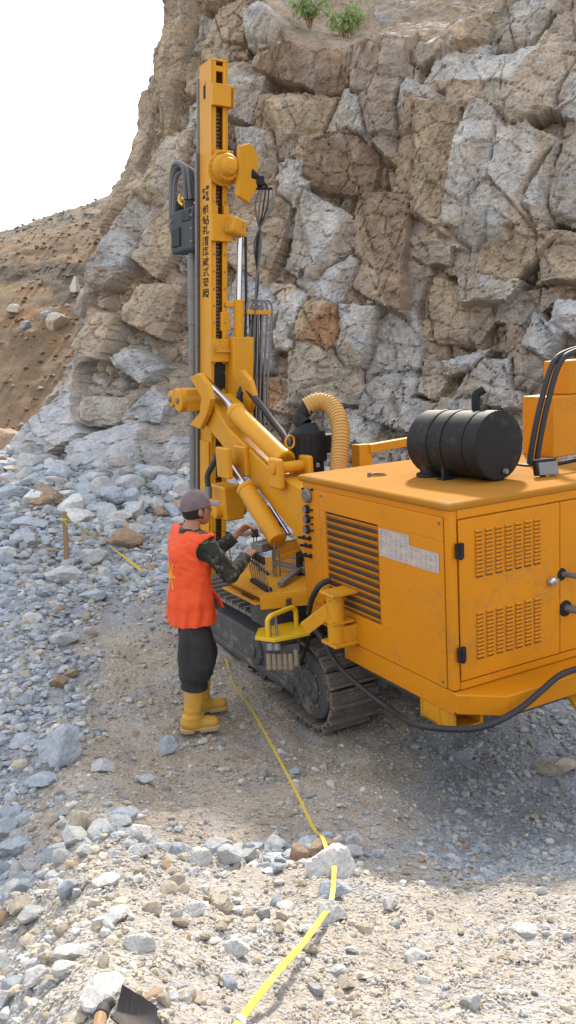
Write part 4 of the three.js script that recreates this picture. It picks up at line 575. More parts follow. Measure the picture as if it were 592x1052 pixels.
    const cx = 0.275, rod = Q('hydraulic_cylinder', [cyl(V(cx, my(348), 0.02), V(cx, my(307), 0.02), 0.05, 0.05, 22, 0.006), rb(0.12, 0.05, 0.05, 0.2, my(312), 0.0, 0.01), bb(0.1, 0.2, my(340), my(320), -0.04, 0.0, 0.01)], M.mast); Q('piston_rod', cyl(V(cx, my(310), 0.02), V(cx + 0.01, y, 0.02), 0.026, 0.026, 16), M.steel, rod);
    Q('carriage_box', [bb(0.17, 0.39, my(470), my(346), -0.1, 0.12, 0.01)], M.mast); Q('carriage_bracket', [bb(-0.02, 0.17, my(372), my(348), 0.0, 0.05, 0.008), bb(0.02, 0.17, my(362), my(358), 0.05, 0.08, 0.004)], M.yellowdirty);
    Q('carriage_gap', [bb(0.03, 0.15, my(400), my(374), -0.01, 0.0, 0.002)], M.dark); }
  // hose guide loops and hanging lines
  { const y = my(320); const hg = Q('hose_guide', [bb(0.36, 0.62, y - 0.02, y + 0.02, -0.02, 0.03, 0.006)], M.mast); for (let i = 0; i < 4; i++) { const x = 0.43 + i * 0.05; Q('hose_loop', tube([V(x - 0.06, y - 0.0, 0), V(x - 0.055, y + 0.08, 0), V(x, y + 0.12, 0), V(x + 0.05, y + 0.08, 0), V(x + 0.055, y - 0.1, 0), V(x + 0.04 - i * 0.01, y - 0.8, 0.02), V(x + 0.02 + i * 0.01, y - 1.5, 0.05)], 0.012, 60, 8), M.greysteel, hg); }
    for (let i = 0; i < 5; i++) Q('hose', tube([V(0.41 + i * 0.03, y - 0.02, -0.02), V(0.42 + i * 0.028, y - 0.5, 0.0), V(0.43 + i * 0.03, y - 0.95, 0.0), V(0.44 + i * 0.04, y - 1.7, 0.1)], 0.011, 30, 8), M.rubber, hg); Q('hose', tube([V(0.36, my(240), -0.02), V(0.37, my(300), -0.02), V(0.36, my(360), 0.0), V(0.38, my(420), 0.05)], 0.014, 30, 8), M.rubber, hg); }
  // rotary head, drill rod on the far side of the mast
  { const x = 0.08, z = -0.64, y0 = my(253), y1 = my(205); const rh = Q('rotary_head', [bb(x - 0.12, x + 0.1, y0, y1, z - 0.3, z + 0.3, 0.03), cyl(V(x, y1 - 0.05, z + 0.02), V(x, my(176), z + 0.02), 0.09, 0.075, 22, 0.02), bb(x - 0.03, x + 0.08, y0 - 0.04, y1 + 0.03, z + 0.1, -D, 0.01)], M.bluegrey);
    Q('valve_box', [bb(x - 0.135, x - 0.1, y0 + 0.06, y0 + 0.24, z - 0.24, z - 0.02, 0.01), bb(x - 0.13, x - 0.1, y0 + 0.28, y1 - 0.02, z + 0.02, z + 0.24, 0.01), cyl(V(x - 0.06, y1 - 0.02, z - 0.2), V(x - 0.06, y1 + 0.1, z - 0.2), 0.05, 0.04, 16, 0.006), cyl(V(x + 0.02, y1 - 0.02, z + 0.18), V(x + 0.02, y1 + 0.07, z + 0.18), 0.045, 0.04, 16, 0.006)], M.black, rh); for (const dy of [0.08, 0.2, 0.32]) for (const dz of [-0.26, 0.27]) Q('head_bolt', cyl(V(x - 0.118, y0 + dy, z + dz), V(x - 0.132, y0 + dy, z + dz), 0.016, 0.014, 8), M.greysteel, rh);
    Q('drill_rod', [cyl(V(x, 0.05, z), V(x, y0, z), 0.044, 0.044, 22), cyl(V(x, y0 - 0.7, z), V(x, y0 - 0.05, z), 0.052, 0.052, 22, 0.006), cyl(V(x, my(372), z), V(x, my(368), z), 0.05, 0.05, 22)], M.greysteel, rig);
    for (let i = 0; i < 4; i++) Q('hose', tube([V(x - i * 0.03, my(195), z + 0.2 - i * 0.05), V(x - 0.02 - i * 0.03, my(168 - i * 3), z + 0.12 - i * 0.03), V(x - 0.04 - i * 0.03, my(158 - i * 2), z - 0.1), V(x - 0.06, my(165 - i * 2), z - 0.28 - i * 0.04), V(x - 0.06, my(195), z - 0.34 - i * 0.03), V(x - 0.06, my(225), z - 0.36 - i * 0.02), V(x - 0.03, my(243), z - 0.28)], 0.024, 50, 10), i === 1 ? M.rubber : M.hoseGrey, rh);
    Q('strap', tube([V(x - 0.02, my(187), z - 0.3), V(x - 0.02, my(190), z - 0.2), V(x - 0.02, my(192), z - 0.05), V(x - 0.02, my(199), z + 0.1), V(x - 0.02, my(199), z + 0.2)], 0.014, 30, 8), M.bright, rh); Q('strap', tube([V(x - 0.1, my(188), z - 0.08), V(x - 0.12, my(196), z - 0.05), V(x - 0.1, my(201), z + 0.0)], 0.014, 16, 8), M.bright, rh); }
  // lower guide with clamps
  Q('rod_guide', [bb(-0.02, 0.2, 0.0, 0.22, -0.75, -0.0, 0.02), cyl(V(0.08, 0.0, -0.64), V(0.08, 0.26, -0.64), 0.1, 0.1, 22, 0.01)], M.mast);
  Q('mast_foot_plate', [bb(-0.02, -0.002, my(560), my(455), -0.24, -0.02, 0.01)], M.mast);
}

/* ───────── loose rock ───────── */
function groundHit(px, py) { const d = rayDir(px, py); let t = 0.8; for (; t < 40; t += 0.02) { const x = d.x * t, y = CAM_H + d.y * t, z = d.z * t; if (y < groundY(x, z)) break; } return V(d.x * t, groundY(d.x * t, d.z * t), d.z * t); }
function rockGeo(seed, detail = 3, planes = 11, d0 = 0.5, d1 = 0.34) { // a broken stone: a ball cut by random planes, edges a little worn
  const r = rng(seed), pl = []; for (let i = 0; i < planes; i++) { const z = i % 2 ? r() : -r(), a = (i + r() * 0.8) * 2.4, q = Math.sqrt(1 - z * z); pl.push([q * Math.cos(a), z, q * Math.sin(a), d0 + r() * d1]); }
  const g = new THREE.IcosahedronGeometry(1, detail), p = g.attributes.position;
  for (let i = 0; i < p.count; i++) { const x = p.getX(i), y = p.getY(i), z = p.getZ(i); let m = 1.05; for (const q of pl) { const d = x * q[0] + y * q[1] + z * q[2]; if (d > 0.05) m = Math.min(m, q[3] / d); } m *= 1 + fbm(x * 2.2 + seed, y * 2.2, z * 2.2, 2) * 0.07 - Math.abs(noise(x * 4 + seed, y * 4, z * 4)) * 0.09 + noise(x * 9 + seed, y * 9, z * 9) * 0.02; p.setXYZ(i, x * m, y * m, z * m); }
  g.computeVertexNormals(); return boxUV(g);
}
const ROCKG = Array.from({ length: 14 }, (_, i) => rockGeo(100 + i, 5)), CHIPG = Array.from({ length: 8 }, (_, i) => rockGeo(300 + i, 1, 7, 0.34, 0.4));
const rr = rng(2024);
function placeRock(geo, p, w, h, d, mat, yaw, sink, tilt = 0) { const m = new THREE.Mesh(geo, mat); m.scale.set(w / 2, h / 2, d / 2); m.rotation.set(tilt * (rr() - 0.5), yaw, tilt * (rr() - 0.5)); m.position.copy(p); m.position.y += h * (0.5 - sink); m.castShadow = m.receiveShadow = true; m.name = numbered('rock'); scene.add(m); return m; }
const taken = [];
const NOTED = [ // photograph x, y of the middle, width, height in pixels, stone, label
  [343, 887, 50, 36, 'pale', 'largest pale rock of the three lying on the yellow tape'], [341, 913, 34, 20, 'blue', 'blue grey flat rock with the yellow tape across it, middle of three'], [338, 937, 31, 30, 'pale', 'pale pointed rock on the yellow tape nearest the camera'],
  [364, 864, 17, 24, 'pale', 'upright pale stone just behind the largest tape rock'], [318, 868, 34, 14, 'blue', 'bluish slab left of the tape behind the largest tape rock'], [305, 878, 24, 24, 'brown', 'brownish grey rock left of the largest tape rock'],
  [66, 592, 44, 20, 'grey', 'flat grey slab lying at the foot of the wooden stake'], [33, 636, 20, 20, 'pale', 'rounded pale rock among grey rubble left of the worker'], [68, 656, 28, 20, 'grey', 'angular grey rock left of the worker beyond the bank'], [66, 768, 44, 46, 'blue', 'bluish slab standing on edge at the bank, left of the boots'],
  [173, 766, 24, 20, 'blue', 'small bluish slab on the ground just below the boots'], [103, 1020, 48, 28, 'pale', 'large pale flat rock behind the shovel blade'], [76, 979, 34, 17, 'pale', 'pale elongated rock near the bottom left, above the shovel'], [38, 1005, 32, 16, 'pale', 'pale flat rock close to the bottom left corner'],
  [147, 971, 34, 16, 'pale', 'pale wedge rock in the sunlit rubble right of the shovel'], [72, 911, 24, 28, 'blue', 'bluish upright rock at the sunlit edge of the bank'], [80, 848, 30, 36, 'tan', 'tan block stuck in the side of the bank'], [87, 874, 18, 14, 'pale', 'small pale rock at the foot of the tan bank block'], [145, 873, 21, 18, 'pale', 'pale rounded rock on the bank below the boots'],
  [572, 786, 38, 22, 'tan', 'tan angular rock on the ground under the hood bumper'], [106, 789, 26, 16, 'grey', 'grey rock on the bank left below the boots'], [129, 836, 36, 18, 'blue', 'bluish broken slab on the bank below the worker'], [14, 506, 46, 24, 'blue', 'big bluish slab at the left edge below the rock face'], [30, 537, 40, 12, 'blue', 'flat bluish slab below the big slab at the left edge'],
  [52, 566, 26, 12, 'brown', 'rusty brown flat rock left of the stake'], [128, 553, 40, 20, 'brown', 'brown stained slab under the far yellow tape'], [98, 573, 32, 20, 'grey', 'grey rock between the stake and the far tape'], [60, 700, 18, 16, 'brown', 'small rusty rock in the grey rubble left of the worker'], [75, 692, 16, 12, 'brown', 'second small rusty rock left of the worker'],
  [98, 612, 30, 16, 'blue', 'bluish slab on the dusty ground left of the worker'], [236, 877, 26, 26, 'grey', 'grey block in the line of stones left of the tape rocks'], [255, 880, 22, 18, 'grey', 'grey wedge stone left of the tape rocks'], [208, 880, 26, 16, 'pale', 'pale slab in the line of stones left of the tape'], [282, 893, 20, 14, 'blue', 'bluish chip between the stone line and the tape'],
  [240, 975, 30, 22, 'pale', 'pale broad rock on the sunlit ground left of the front tape'], [233, 1010, 18, 16, 'blue', 'small bluish rock left of the tape front end'], [305, 792, 16, 10, 'blue', 'bluish stone right of the tape below the track'], [400, 928, 16, 14, 'pale', 'pale stone right of the tape rocks'], [355, 1012, 22, 16, 'tan', 'tan stone right of the front end of the tape'], [190, 1020, 22, 16, 'grey', 'grey stone right of the shovel blade'], [485, 1030, 24, 18, 'pale', 'pale stone near the bottom edge, right half'],
  [475, 775, 26, 14, 'blue', 'bluish stone in the shade under the hood corner'], [46, 800, 40, 16, 'blue', 'long bluish slab low on the slope below the standing slab'], [112, 905, 30, 14, 'pale', 'pale flat slab on the sunlit edge of the bank above the shovel'], [200, 935, 26, 13, 'pale', 'pale flat rock on the sunlit bank between shovel and tape rocks'], [182, 905, 22, 14, 'tan', 'tan rock on the sunlit bank left of the stone line'], [20, 870, 34, 18, 'blue', 'bluish rock at the left edge beside the bank'], [30, 940, 30, 18, 'grey', 'grey rock at the left edge level with the tape rocks'], [425, 985, 24, 12, 'pale', 'pale flat stone right of the front end of the tape'], [540, 955, 26, 12, 'pale', 'pale flat stone on the sunlit ground near the right edge'], [150, 800, 22, 12, 'grey', 'grey flat stone on the packed soil left below the boots'], [25, 760, 30, 16, 'blue', 'bluish rock left of the standing slab'], [118, 940, 28, 15, 'pale', 'pale blocky rock between the bank edge and the shovel'], [272, 940, 16, 14, 'grey', 'grey stone left of the tape rock nearest the camera'], [284, 925, 17, 12, 'blue', 'bluish stone left of the middle tape rock'],
];
for (const [px, py, w, h, st, label] of NOTED) { const p = groundHit(px, py + h * 0.3), dd = toPx(p)[2], sc = dd / FPX; taken.push([p.x, p.z, w * sc * 0.6]); const m = placeRock(ROCKG[(rr() * 14) | 0], p, w * sc * 1.15, h * sc * 1.12, w * sc * (0.8 + rr() * 0.4), STONES[st], rr() * 0.6 - 0.3, 0.28, 0.3); tag(m, label, 'rock'); }
{
  const cand = [], r = rng(99);
  for (let i = 0; i < 16000; i++) { const d = 1.6 + Math.pow(r(), 0.8) * 13.4, x = (r() * 2 - 1) * (0.36 * d + 0.25), z = -d; const w = rubble(x, z), big = Math.pow(r(), 3.2), size = (0.022 + 0.16 * big) * (0.8 + 1.3 * sstep(7, 13.5, d)) * (x > 0.3 && d < 7 ? 0.4 : 1) * (0.6 + 0.4 * w) * (d < 3 ? 0.75 : 1); if (r() > 0.05 + 0.95 * w) continue;
    if (taken.some((q) => Math.hypot(q[0] - x, q[1] - z) < q[2] + size * 0.5)) continue; if (Math.hypot(x + 0.62, z + 5.55) < 0.28) continue; if (x > -0.35 && x < 2.5 && d > 5.3 && d < 8.4 && x > (d - 6) * -0.4) continue;
    cand.push([x, z, size, w, size / d, r(), r(), r(), r()]); }
  cand.sort((a, b) => b[4] - a[4]);
  const kinds = ['grey', 'blue', 'pale', 'tan', 'brown'], word = { grey: 'grey', blue: 'bluish', pale: 'pale', tan: 'tan', brown: 'rusty' };
  const N = 240; let n = 0; const inst = [], many = [];
  for (const c of cand) { const [x, z, s, w, , a, b, e, f] = c; const k = w > 0.5 ? (a < 0.42 ? 'grey' : a < 0.78 ? 'blue' : a < 0.9 ? 'pale' : a < 0.96 ? 'tan' : 'brown') : (a < 0.3 ? 'grey' : a < 0.6 ? 'pale' : a < 0.92 ? 'tan' : 'brown');
    const ww = s * (1 + b * 0.5), hh = s * (0.45 + e * 0.5), dd = s * (0.8 + f * 0.5), p = V(x, groundY(x, z), z), q = toPx(p);
    if (n < N && q[0] > 2 && q[0] < 590 && q[1] < 1045) { n++; const m = placeRock(ROCKG[(b * 14) | 0], p, ww * 1.15, hh * 1.25, dd * 1.15, STONES[k], a * 40, 0.3, 0.5); many.push([m, q[0], q[1], k]); } else inst.push([p, ww, hh, dd, k, a, b]); }
  const MARKS = [[200, 745, "the worker's boots"], [69, 560, 'the wooden stake'], [120, 575, 'the far tape'], [135, 1040, 'the shovel'], [341, 905, 'the rocks on the tape'], [260, 745, 'the upper tape'], [300, 1000, 'the tape front end'], [345, 740, 'the rig track'], [467, 740, 'the hood corner'], [560, 720, 'the towing bracket'], [80, 850, 'the tan bank block'], [66, 768, 'the bluish slab on edge'], [50, 500, 'the foot of the rock face'], [500, 1000, 'the bottom right corner'], [450, 860, 'the shaded bank crest'], [20, 690, 'the left edge'], [560, 880, 'the right edge']];
  const ORD = ['nearest', 'second', 'third', 'fourth', 'fifth', 'sixth', 'seventh', 'eighth', 'ninth', 'tenth', 'eleventh', 'twelfth', 'thirteenth', 'fourteenth', 'fifteenth', 'sixteenth', 'seventeenth', 'eighteenth', 'nineteenth', 'twentieth', 'twenty-first', 'twenty-second', 'twenty-third', 'twenty-fourth', 'twenty-fifth', 'twenty-sixth', 'twenty-seventh', 'twenty-eighth', 'twenty-ninth', 'thirtieth'], sets = new Map();
  for (const e of many) { let b = null, bd = 1e9; for (const L of MARKS) { const q = Math.hypot(e[1] - L[0], e[2] - L[1]); if (q < bd) { bd = q; b = L; } } const dx = e[1] - b[0], dy = e[2] - b[1], dir = Math.abs(dx) > Math.abs(dy) ? (dx < 0 ? 'left of ' : 'right of ') : dy < 0 ? 'just beyond ' : 'in front of ', key = word[e[3]] + '|' + dir + b[2]; if (!sets.has(key)) sets.set(key, []); sets.get(key).push([bd, e[0]]); }
  for (const [key, L] of sets) { const [w, where] = key.split('|'); L.sort((a, b) => a[0] - b[0]); L.forEach(([, m], i) => tag(m, L.length === 1 ? `single ${w} rock lying ${where}` : `${w} rock ${where}, ${ORD[Math.min(i, 29)]}${i ? ' closest' : ''} ${w} one`, 'rock', 'loose rocks on the ground')); }
  // gravel and chips nobody could count
  const gravel = new THREE.Group(); gravel.name = 'gravel'; gravel.userData.kind = 'stuff'; scene.add(gravel);
  const r2 = rng(5150); for (let i = 0; i < 170000; i++) { const d = 1.5 + Math.pow(r2(), 0.75) * 13, x = (r2() * 2 - 1) * (0.37 * d + 0.4), z = -d, w = rubble(x, z); if (r2() > (0.2 + 0.8 * w) * (0.25 + 0.75 * sstep(-0.12, 0.18, fbm(x * 1.9, z * 1.9, 41, 3)))) continue; const s = (0.0045 + 0.055 * Math.pow(r2(), 4.2)) * (1 + 1.0 * w * sstep(4, 10, d)) * lerp(0.9, 1.25, w) * (x > 0.3 && d < 7 ? 0.65 : 1); const a = r2(); const k = w > 0.45 && d > 3.2 ? (a < 0.42 ? 'grey' : a < 0.86 ? 'blue' : a < 0.93 ? 'pale' : 'tan') : (a < 0.3 ? 'grey' : a < 0.5 ? 'pale' : a < 0.97 ? 'tan' : 'brown'); inst.push([V(x, groundY(x, z), z), s * (1.2 + r2() * 0.6), s * (0.6 + r2() * 0.5), s * (1 + r2() * 0.6), k, r2(), r2()]); }
  for (let i = 0; i < 150000; i++) { const d = 1.5 + Math.pow(r2(), 0.8) * 5.5, x = (r2() * 2 - 1) * (0.37 * d + 0.3), z = -d; if (x > 2.2) continue; const s = 0.004 + 0.011 * Math.pow(r2(), 2.5), a = r2(), w = rubble(x, z); if (r2() > 0.3 + 0.7 * sstep(-0.25, 0.2, fbm(x * 2.6, z * 2.6, 61, 3))) continue; inst.push([V(x, groundY(x, z) - s * 0.1, z), s * (1.2 + r2()), s * (0.6 + r2() * 0.5), s * (1 + r2() * 0.8), w > 0.5 ? (a < 0.6 ? 'grey' : 'blue') : a < 0.2 ? 'grey' : a < 0.42 ? 'pale' : 'tan', r2(), r2()]); }
  const COL = { grey: [0.44, 0.435, 0.425], blue: [0.37, 0.4, 0.435], pale: [0.58, 0.545, 0.49], tan: [0.47, 0.39, 0.29], brown: [0.4, 0.27, 0.17] };
  const o = new THREE.Object3D(), col = new THREE.Color();
  for (let v = 0; v < 8; v++) { const L = inst.filter((_, i) => i % 8 === v), im = new THREE.InstancedMesh(CHIPG[v], M.gravel, L.length); im.name = 'gravel_stones'; im.userData.kind = 'stuff'; im.castShadow = im.receiveShadow = true;
    L.forEach(([p, w, h, d, k, a, b], i) => { o.position.copy(p); o.position.y += h * 0.12; o.scale.set(w / 2, h / 2, d / 2); o.rotation.set((a - 0.5) * 0.9, b * 40, (a * 7 % 1 - 0.5) * 0.9); o.updateMatrix(); im.setMatrixAt(i, o.matrix); const c = COL[k], t = 0.7 + b * 0.55; im.setColorAt(i, col.setRGB(c[0] * t, c[1] * t, c[2] * t)); }); gravel.add(im); }
}

{ const r = rng(808), o = new THREE.Object3D(), im = new THREE.InstancedMesh(CHIPG[2], M.gravel, 4200), c = new THREE.Color(); im.name = 'hillside_stones'; im.userData.kind = 'stuff'; im.castShadow = im.receiveShadow = true;
  for (let i = 0; i < 4200; i++) { const z = -16 - r() * 13, x = -3 - r() * 10, s = 0.02 + 0.14 * Math.pow(r(), 5), t = 0.7 + r() * 0.5, g = r() < 0.25; o.position.set(x, hillY(x, z) + s * 0.1, z); o.scale.set(s * 0.6, s * 0.4, s * 0.5); o.rotation.set(r() - 0.5, r() * 9, r() - 0.5); o.updateMatrix(); im.setMatrixAt(i, o.matrix); im.setColorAt(i, g ? c.setRGB(0.38 * t, 0.36 * t, 0.34 * t) : c.setRGB(0.28 * t, 0.19 * t, 0.115 * t)); } scene.add(im); }
for (const [px, py, w, h, st, label] of [[60, 335, 26, 18, 'tan', 'tan boulder on the brown slope beside the rock face'], [50, 328, 16, 12, 'blue', 'bluish stone beside the tan boulder on the slope'], [14, 322, 16, 10, 'tan', 'tan stone at the left edge on the brown slope'], [26, 338, 14, 9, 'blue', 'small bluish stone on the brown slope near the left edge'], [10, 470, 44, 34, 'brown', 'brown boulder at the left edge where slope meets rubble'], [78, 300, 10, 16, 'pale', 'pale upright stone on the brown slope near the face']]) {
  const d = rayDir(px, py); let t = 12; for (; t < 40; t += 0.03) if (CAM_H + d.y * t < hillY(d.x * t, d.z * t)) break; const p = V(d.x * t, hillY(d.x * t, d.z * t), d.z * t), sc = toPx(p)[2] / FPX; tag(placeRock(ROCKG[(rr() * 14) | 0], p, w * sc * 1.15, h * sc * 1.3, w * sc, STONES[st], rr() * 6, 0.3, 0.4), label, 'rock'); }

/* ───────── tape, stake, shovel, shrubs ───────── */
function ribbon(pts, w, tilt) { // twisted flat strip through points
  const cu = new THREE.CatmullRomCurve3(pts, false, 'centripetal'), n = pts.length * 14, P = [], I = [], U = [];
  for (let i = 0; i <= n; i++) { const t = i / n, p = cu.getPoint(t), tg = cu.getTangent(t), side = tg.clone().cross(V(0, 1, 0)).normalize(), nrm = side.clone().cross(tg), a = tilt(t); const e = side.multiplyScalar(Math.cos(a)).addScaledVector(nrm, Math.sin(a)).multiplyScalar(w / 2), q = nrm.multiplyScalar(0.0012);
    for (const [s, u] of [[1, 1], [-1, 1], [-1, -1], [1, -1]]) P.push(p.x + e.x * s + q.x * u, p.y + e.y * s + q.y * u, p.z + e.z * s + q.z * u);
    if (i < n) for (let k = 0; k < 4; k++) { const A = i * 4 + k, B = i * 4 + (k + 1) % 4; I.push(A, B, A + 4, B, B + 4, A + 4); } }
  const g = new THREE.BufferGeometry(); g.setAttribute('position', new THREE.Float32BufferAttribute(P, 3)); g.setIndex(I); const t = g.toNonIndexed(); t.computeVertexNormals(); return t; }
{
  const gp = (px, py, up = 0.012) => { const p = groundHit(px, py); p.y += up; return p; };
  const mk = (name, pts, w, tl, label) => { const m = part(numbered(name), ribbon(pts, w, tl), M.tape, scene); tag(m, label, 'tape'); return m; };
  const far = groundHit(240, 708); far.y += 0.03; const near = gp(322, 862, 0.06); const mid = (t, s) => far.clone().lerp(near, t).add(V(0, -s, 0));
  mk('survey_tape', [V(far.x - 0.1, far.y + 0.02, far.z - 0.5), far, mid(0.3, -0.05), mid(0.6, -0.05), mid(0.85, -0.03), near, gp(331, 873, 0.06), gp(338, 886, 0.02), gp(341, 905, 0.035), gp(343, 913, 0.09), gp(342, 924, 0.03), gp(338, 940, 0.02), gp(333, 955, 0.05), gp(312, 985, 0.055), gp(290, 1012, 0.055), gp(262, 1046, 0.05), gp(240, 1075, 0.04)], 0.0185, (t) => 0.25 * Math.sin(t * 9) + 0.1, 'yellow flat tape running from the rig track down to the bottom edge');
  const base = groundHit(69, 580), h = 0.66, top = V(base.x, base.y + h, base.z);
  const stake = thing('wooden_stake', 'thin wooden stake standing in rubble with yellow tape tied at its top', 'stake'); stake.position.copy(base);
  part('post', [rb(0.055, h + 0.2, 0.03, 0, h / 2 - 0.1, 0, 0.004)], M.wood, stake); part('tape_knot', [rb(0.075, 0.035, 0.05, 0, h - 0.1, 0, 0.012), rb(0.02, 0.1, 0.008, 0.02, h - 0.14, 0.02, 0.003, 0.2, 0, 0.4)], M.tape, stake);
  mk('survey_tape', [V(top.x + 0.03, top.y - 0.1, top.z), ...[0.33, 0.66, 1].map((t) => V(top.x + 0.03, top.y - 0.1, top.z).lerp(gp(146, 597, 0.12), t).add(V(0, t < 1 ? 0.03 : 0, 0)))], 0.06, (t) => 0.5 + Math.sin(t * 5) * 0.4, 'yellow tape slanting down from the wooden stake to the ground');
  // shovel
  const a = groundHit(138, 1066), dd = toPx(a)[2]; const sv = thing('shovel', 'rusty dark shovel blade lying at the bottom left corner', 'shovel'); sv.position.copy(a); 
  const n = 12, P = [], I = [], cA = at(126, 1019, dd + 0.06), cB = at(166, 1044, dd + 0.03), cC = at(150, 1082, dd - 0.06), cD = at(113, 1052, dd - 0.02); const up2 = V(0.1, 1, 0.4).normalize();
  for (let j = 0; j <= n; j++) for (let i = 0; i <= n; i++) { const u = i / n, v = j / n, e = 1 - 0.12 * Math.pow(Math.abs(2 * v - 1), 3) * u; const q = cD.clone().lerp(cA, v).lerp(cC.clone().lerp(cB, v), u * e).addScaledVector(up2, -0.03 * (1 - Math.pow(2 * v - 1, 2)) * (1 - 0.6 * u)).sub(a); P.push(q.x, q.y + 0.02, q.z); if (i < n && j < n) { const k = j * (n + 1) + i; I.push(k, k + n + 1, k + 1, k + 1, k + n + 1, k + n + 2); } }
  const g = new THREE.BufferGeometry(); g.setAttribute('position', new THREE.Float32BufferAttribute(P, 3)); g.setIndex(I); g.computeVertexNormals();
  const g2 = g.clone(); g2.translate(0, -0.004, 0); const rust = std([1, 1, 1], 0.75, 0.35, { map: paintTex([0.05, 0.042, 0.04], [0.16, 0.09, 0.06], 1, 3, 51) });
  const blade = part('blade', [g, g2].map((q) => q.toNonIndexed()), rust, sv); const k0 = at(118, 1036, dd + 0.01).sub(a).add(V(0, 0.02, 0)), k1 = at(108, 1042, dd).sub(a).add(V(0, 0.02, 0)), k2 = at(104, 1050, dd - 0.03).sub(a).add(V(0, 0.015, 0)), k3 = at(92, 1110, dd - 0.2).sub(a);
  part('socket', [cyl(k1, k0, 0.014, 0.011, 16, 0.003), cyl(k2, k1, 0.017, 0.015, 16, 0.003)], rust, sv); part('handle', cyl(k2, k3, 0.014, 0.015, 14), M.wood, sv);
}
for (const [px, py, w, h, label] of [[318, 10, 40, 18, 'low pale green shrub on the ledge at the top of the face'], [353, 22, 36, 34, 'fuller green shrub right of the low one on the top ledge']]) {
  const d = 14.3, p = at(px, py + h * 0.5, d), sc = d / FPX, sb = thing('shrub', label, 'shrub'); sb.position.copy(p); const r = rng(px), st = [], lf = [];
  for (let i = 0; i < 14; i++) { const e = V((r() - 0.5) * w * sc, h * sc * (0.4 + r() * 0.6), (r() - 0.5) * w * sc * 0.8); st.push(tube([V(e.x * 0.1, -0.15, e.z * 0.1), e.clone().multiplyScalar(0.5).add(V(0, 0.04, 0)), e], 0.007, 8, 5)); for (let k = 0; k < 22; k++) { const q = e.clone().multiplyScalar(0.35 + r() * 0.7).add(V((r() - 0.5) * 0.2, (r() - 0.5) * 0.16, (r() - 0.5) * 0.2)); const l = new THREE.CircleGeometry(0.014 + r() * 0.022, 5); l.scale(1, 1.9, 1); l.rotateX((r() - 0.5) * 2.4); l.rotateY(r() * 6.28); l.rotateZ((r() - 0.5) * 2); l.translate(q.x, q.y, q.z); lf.push(l); } }
  part('stems', st, M.wood, sb); part('foliage', lf, M.leaf, sb);
}

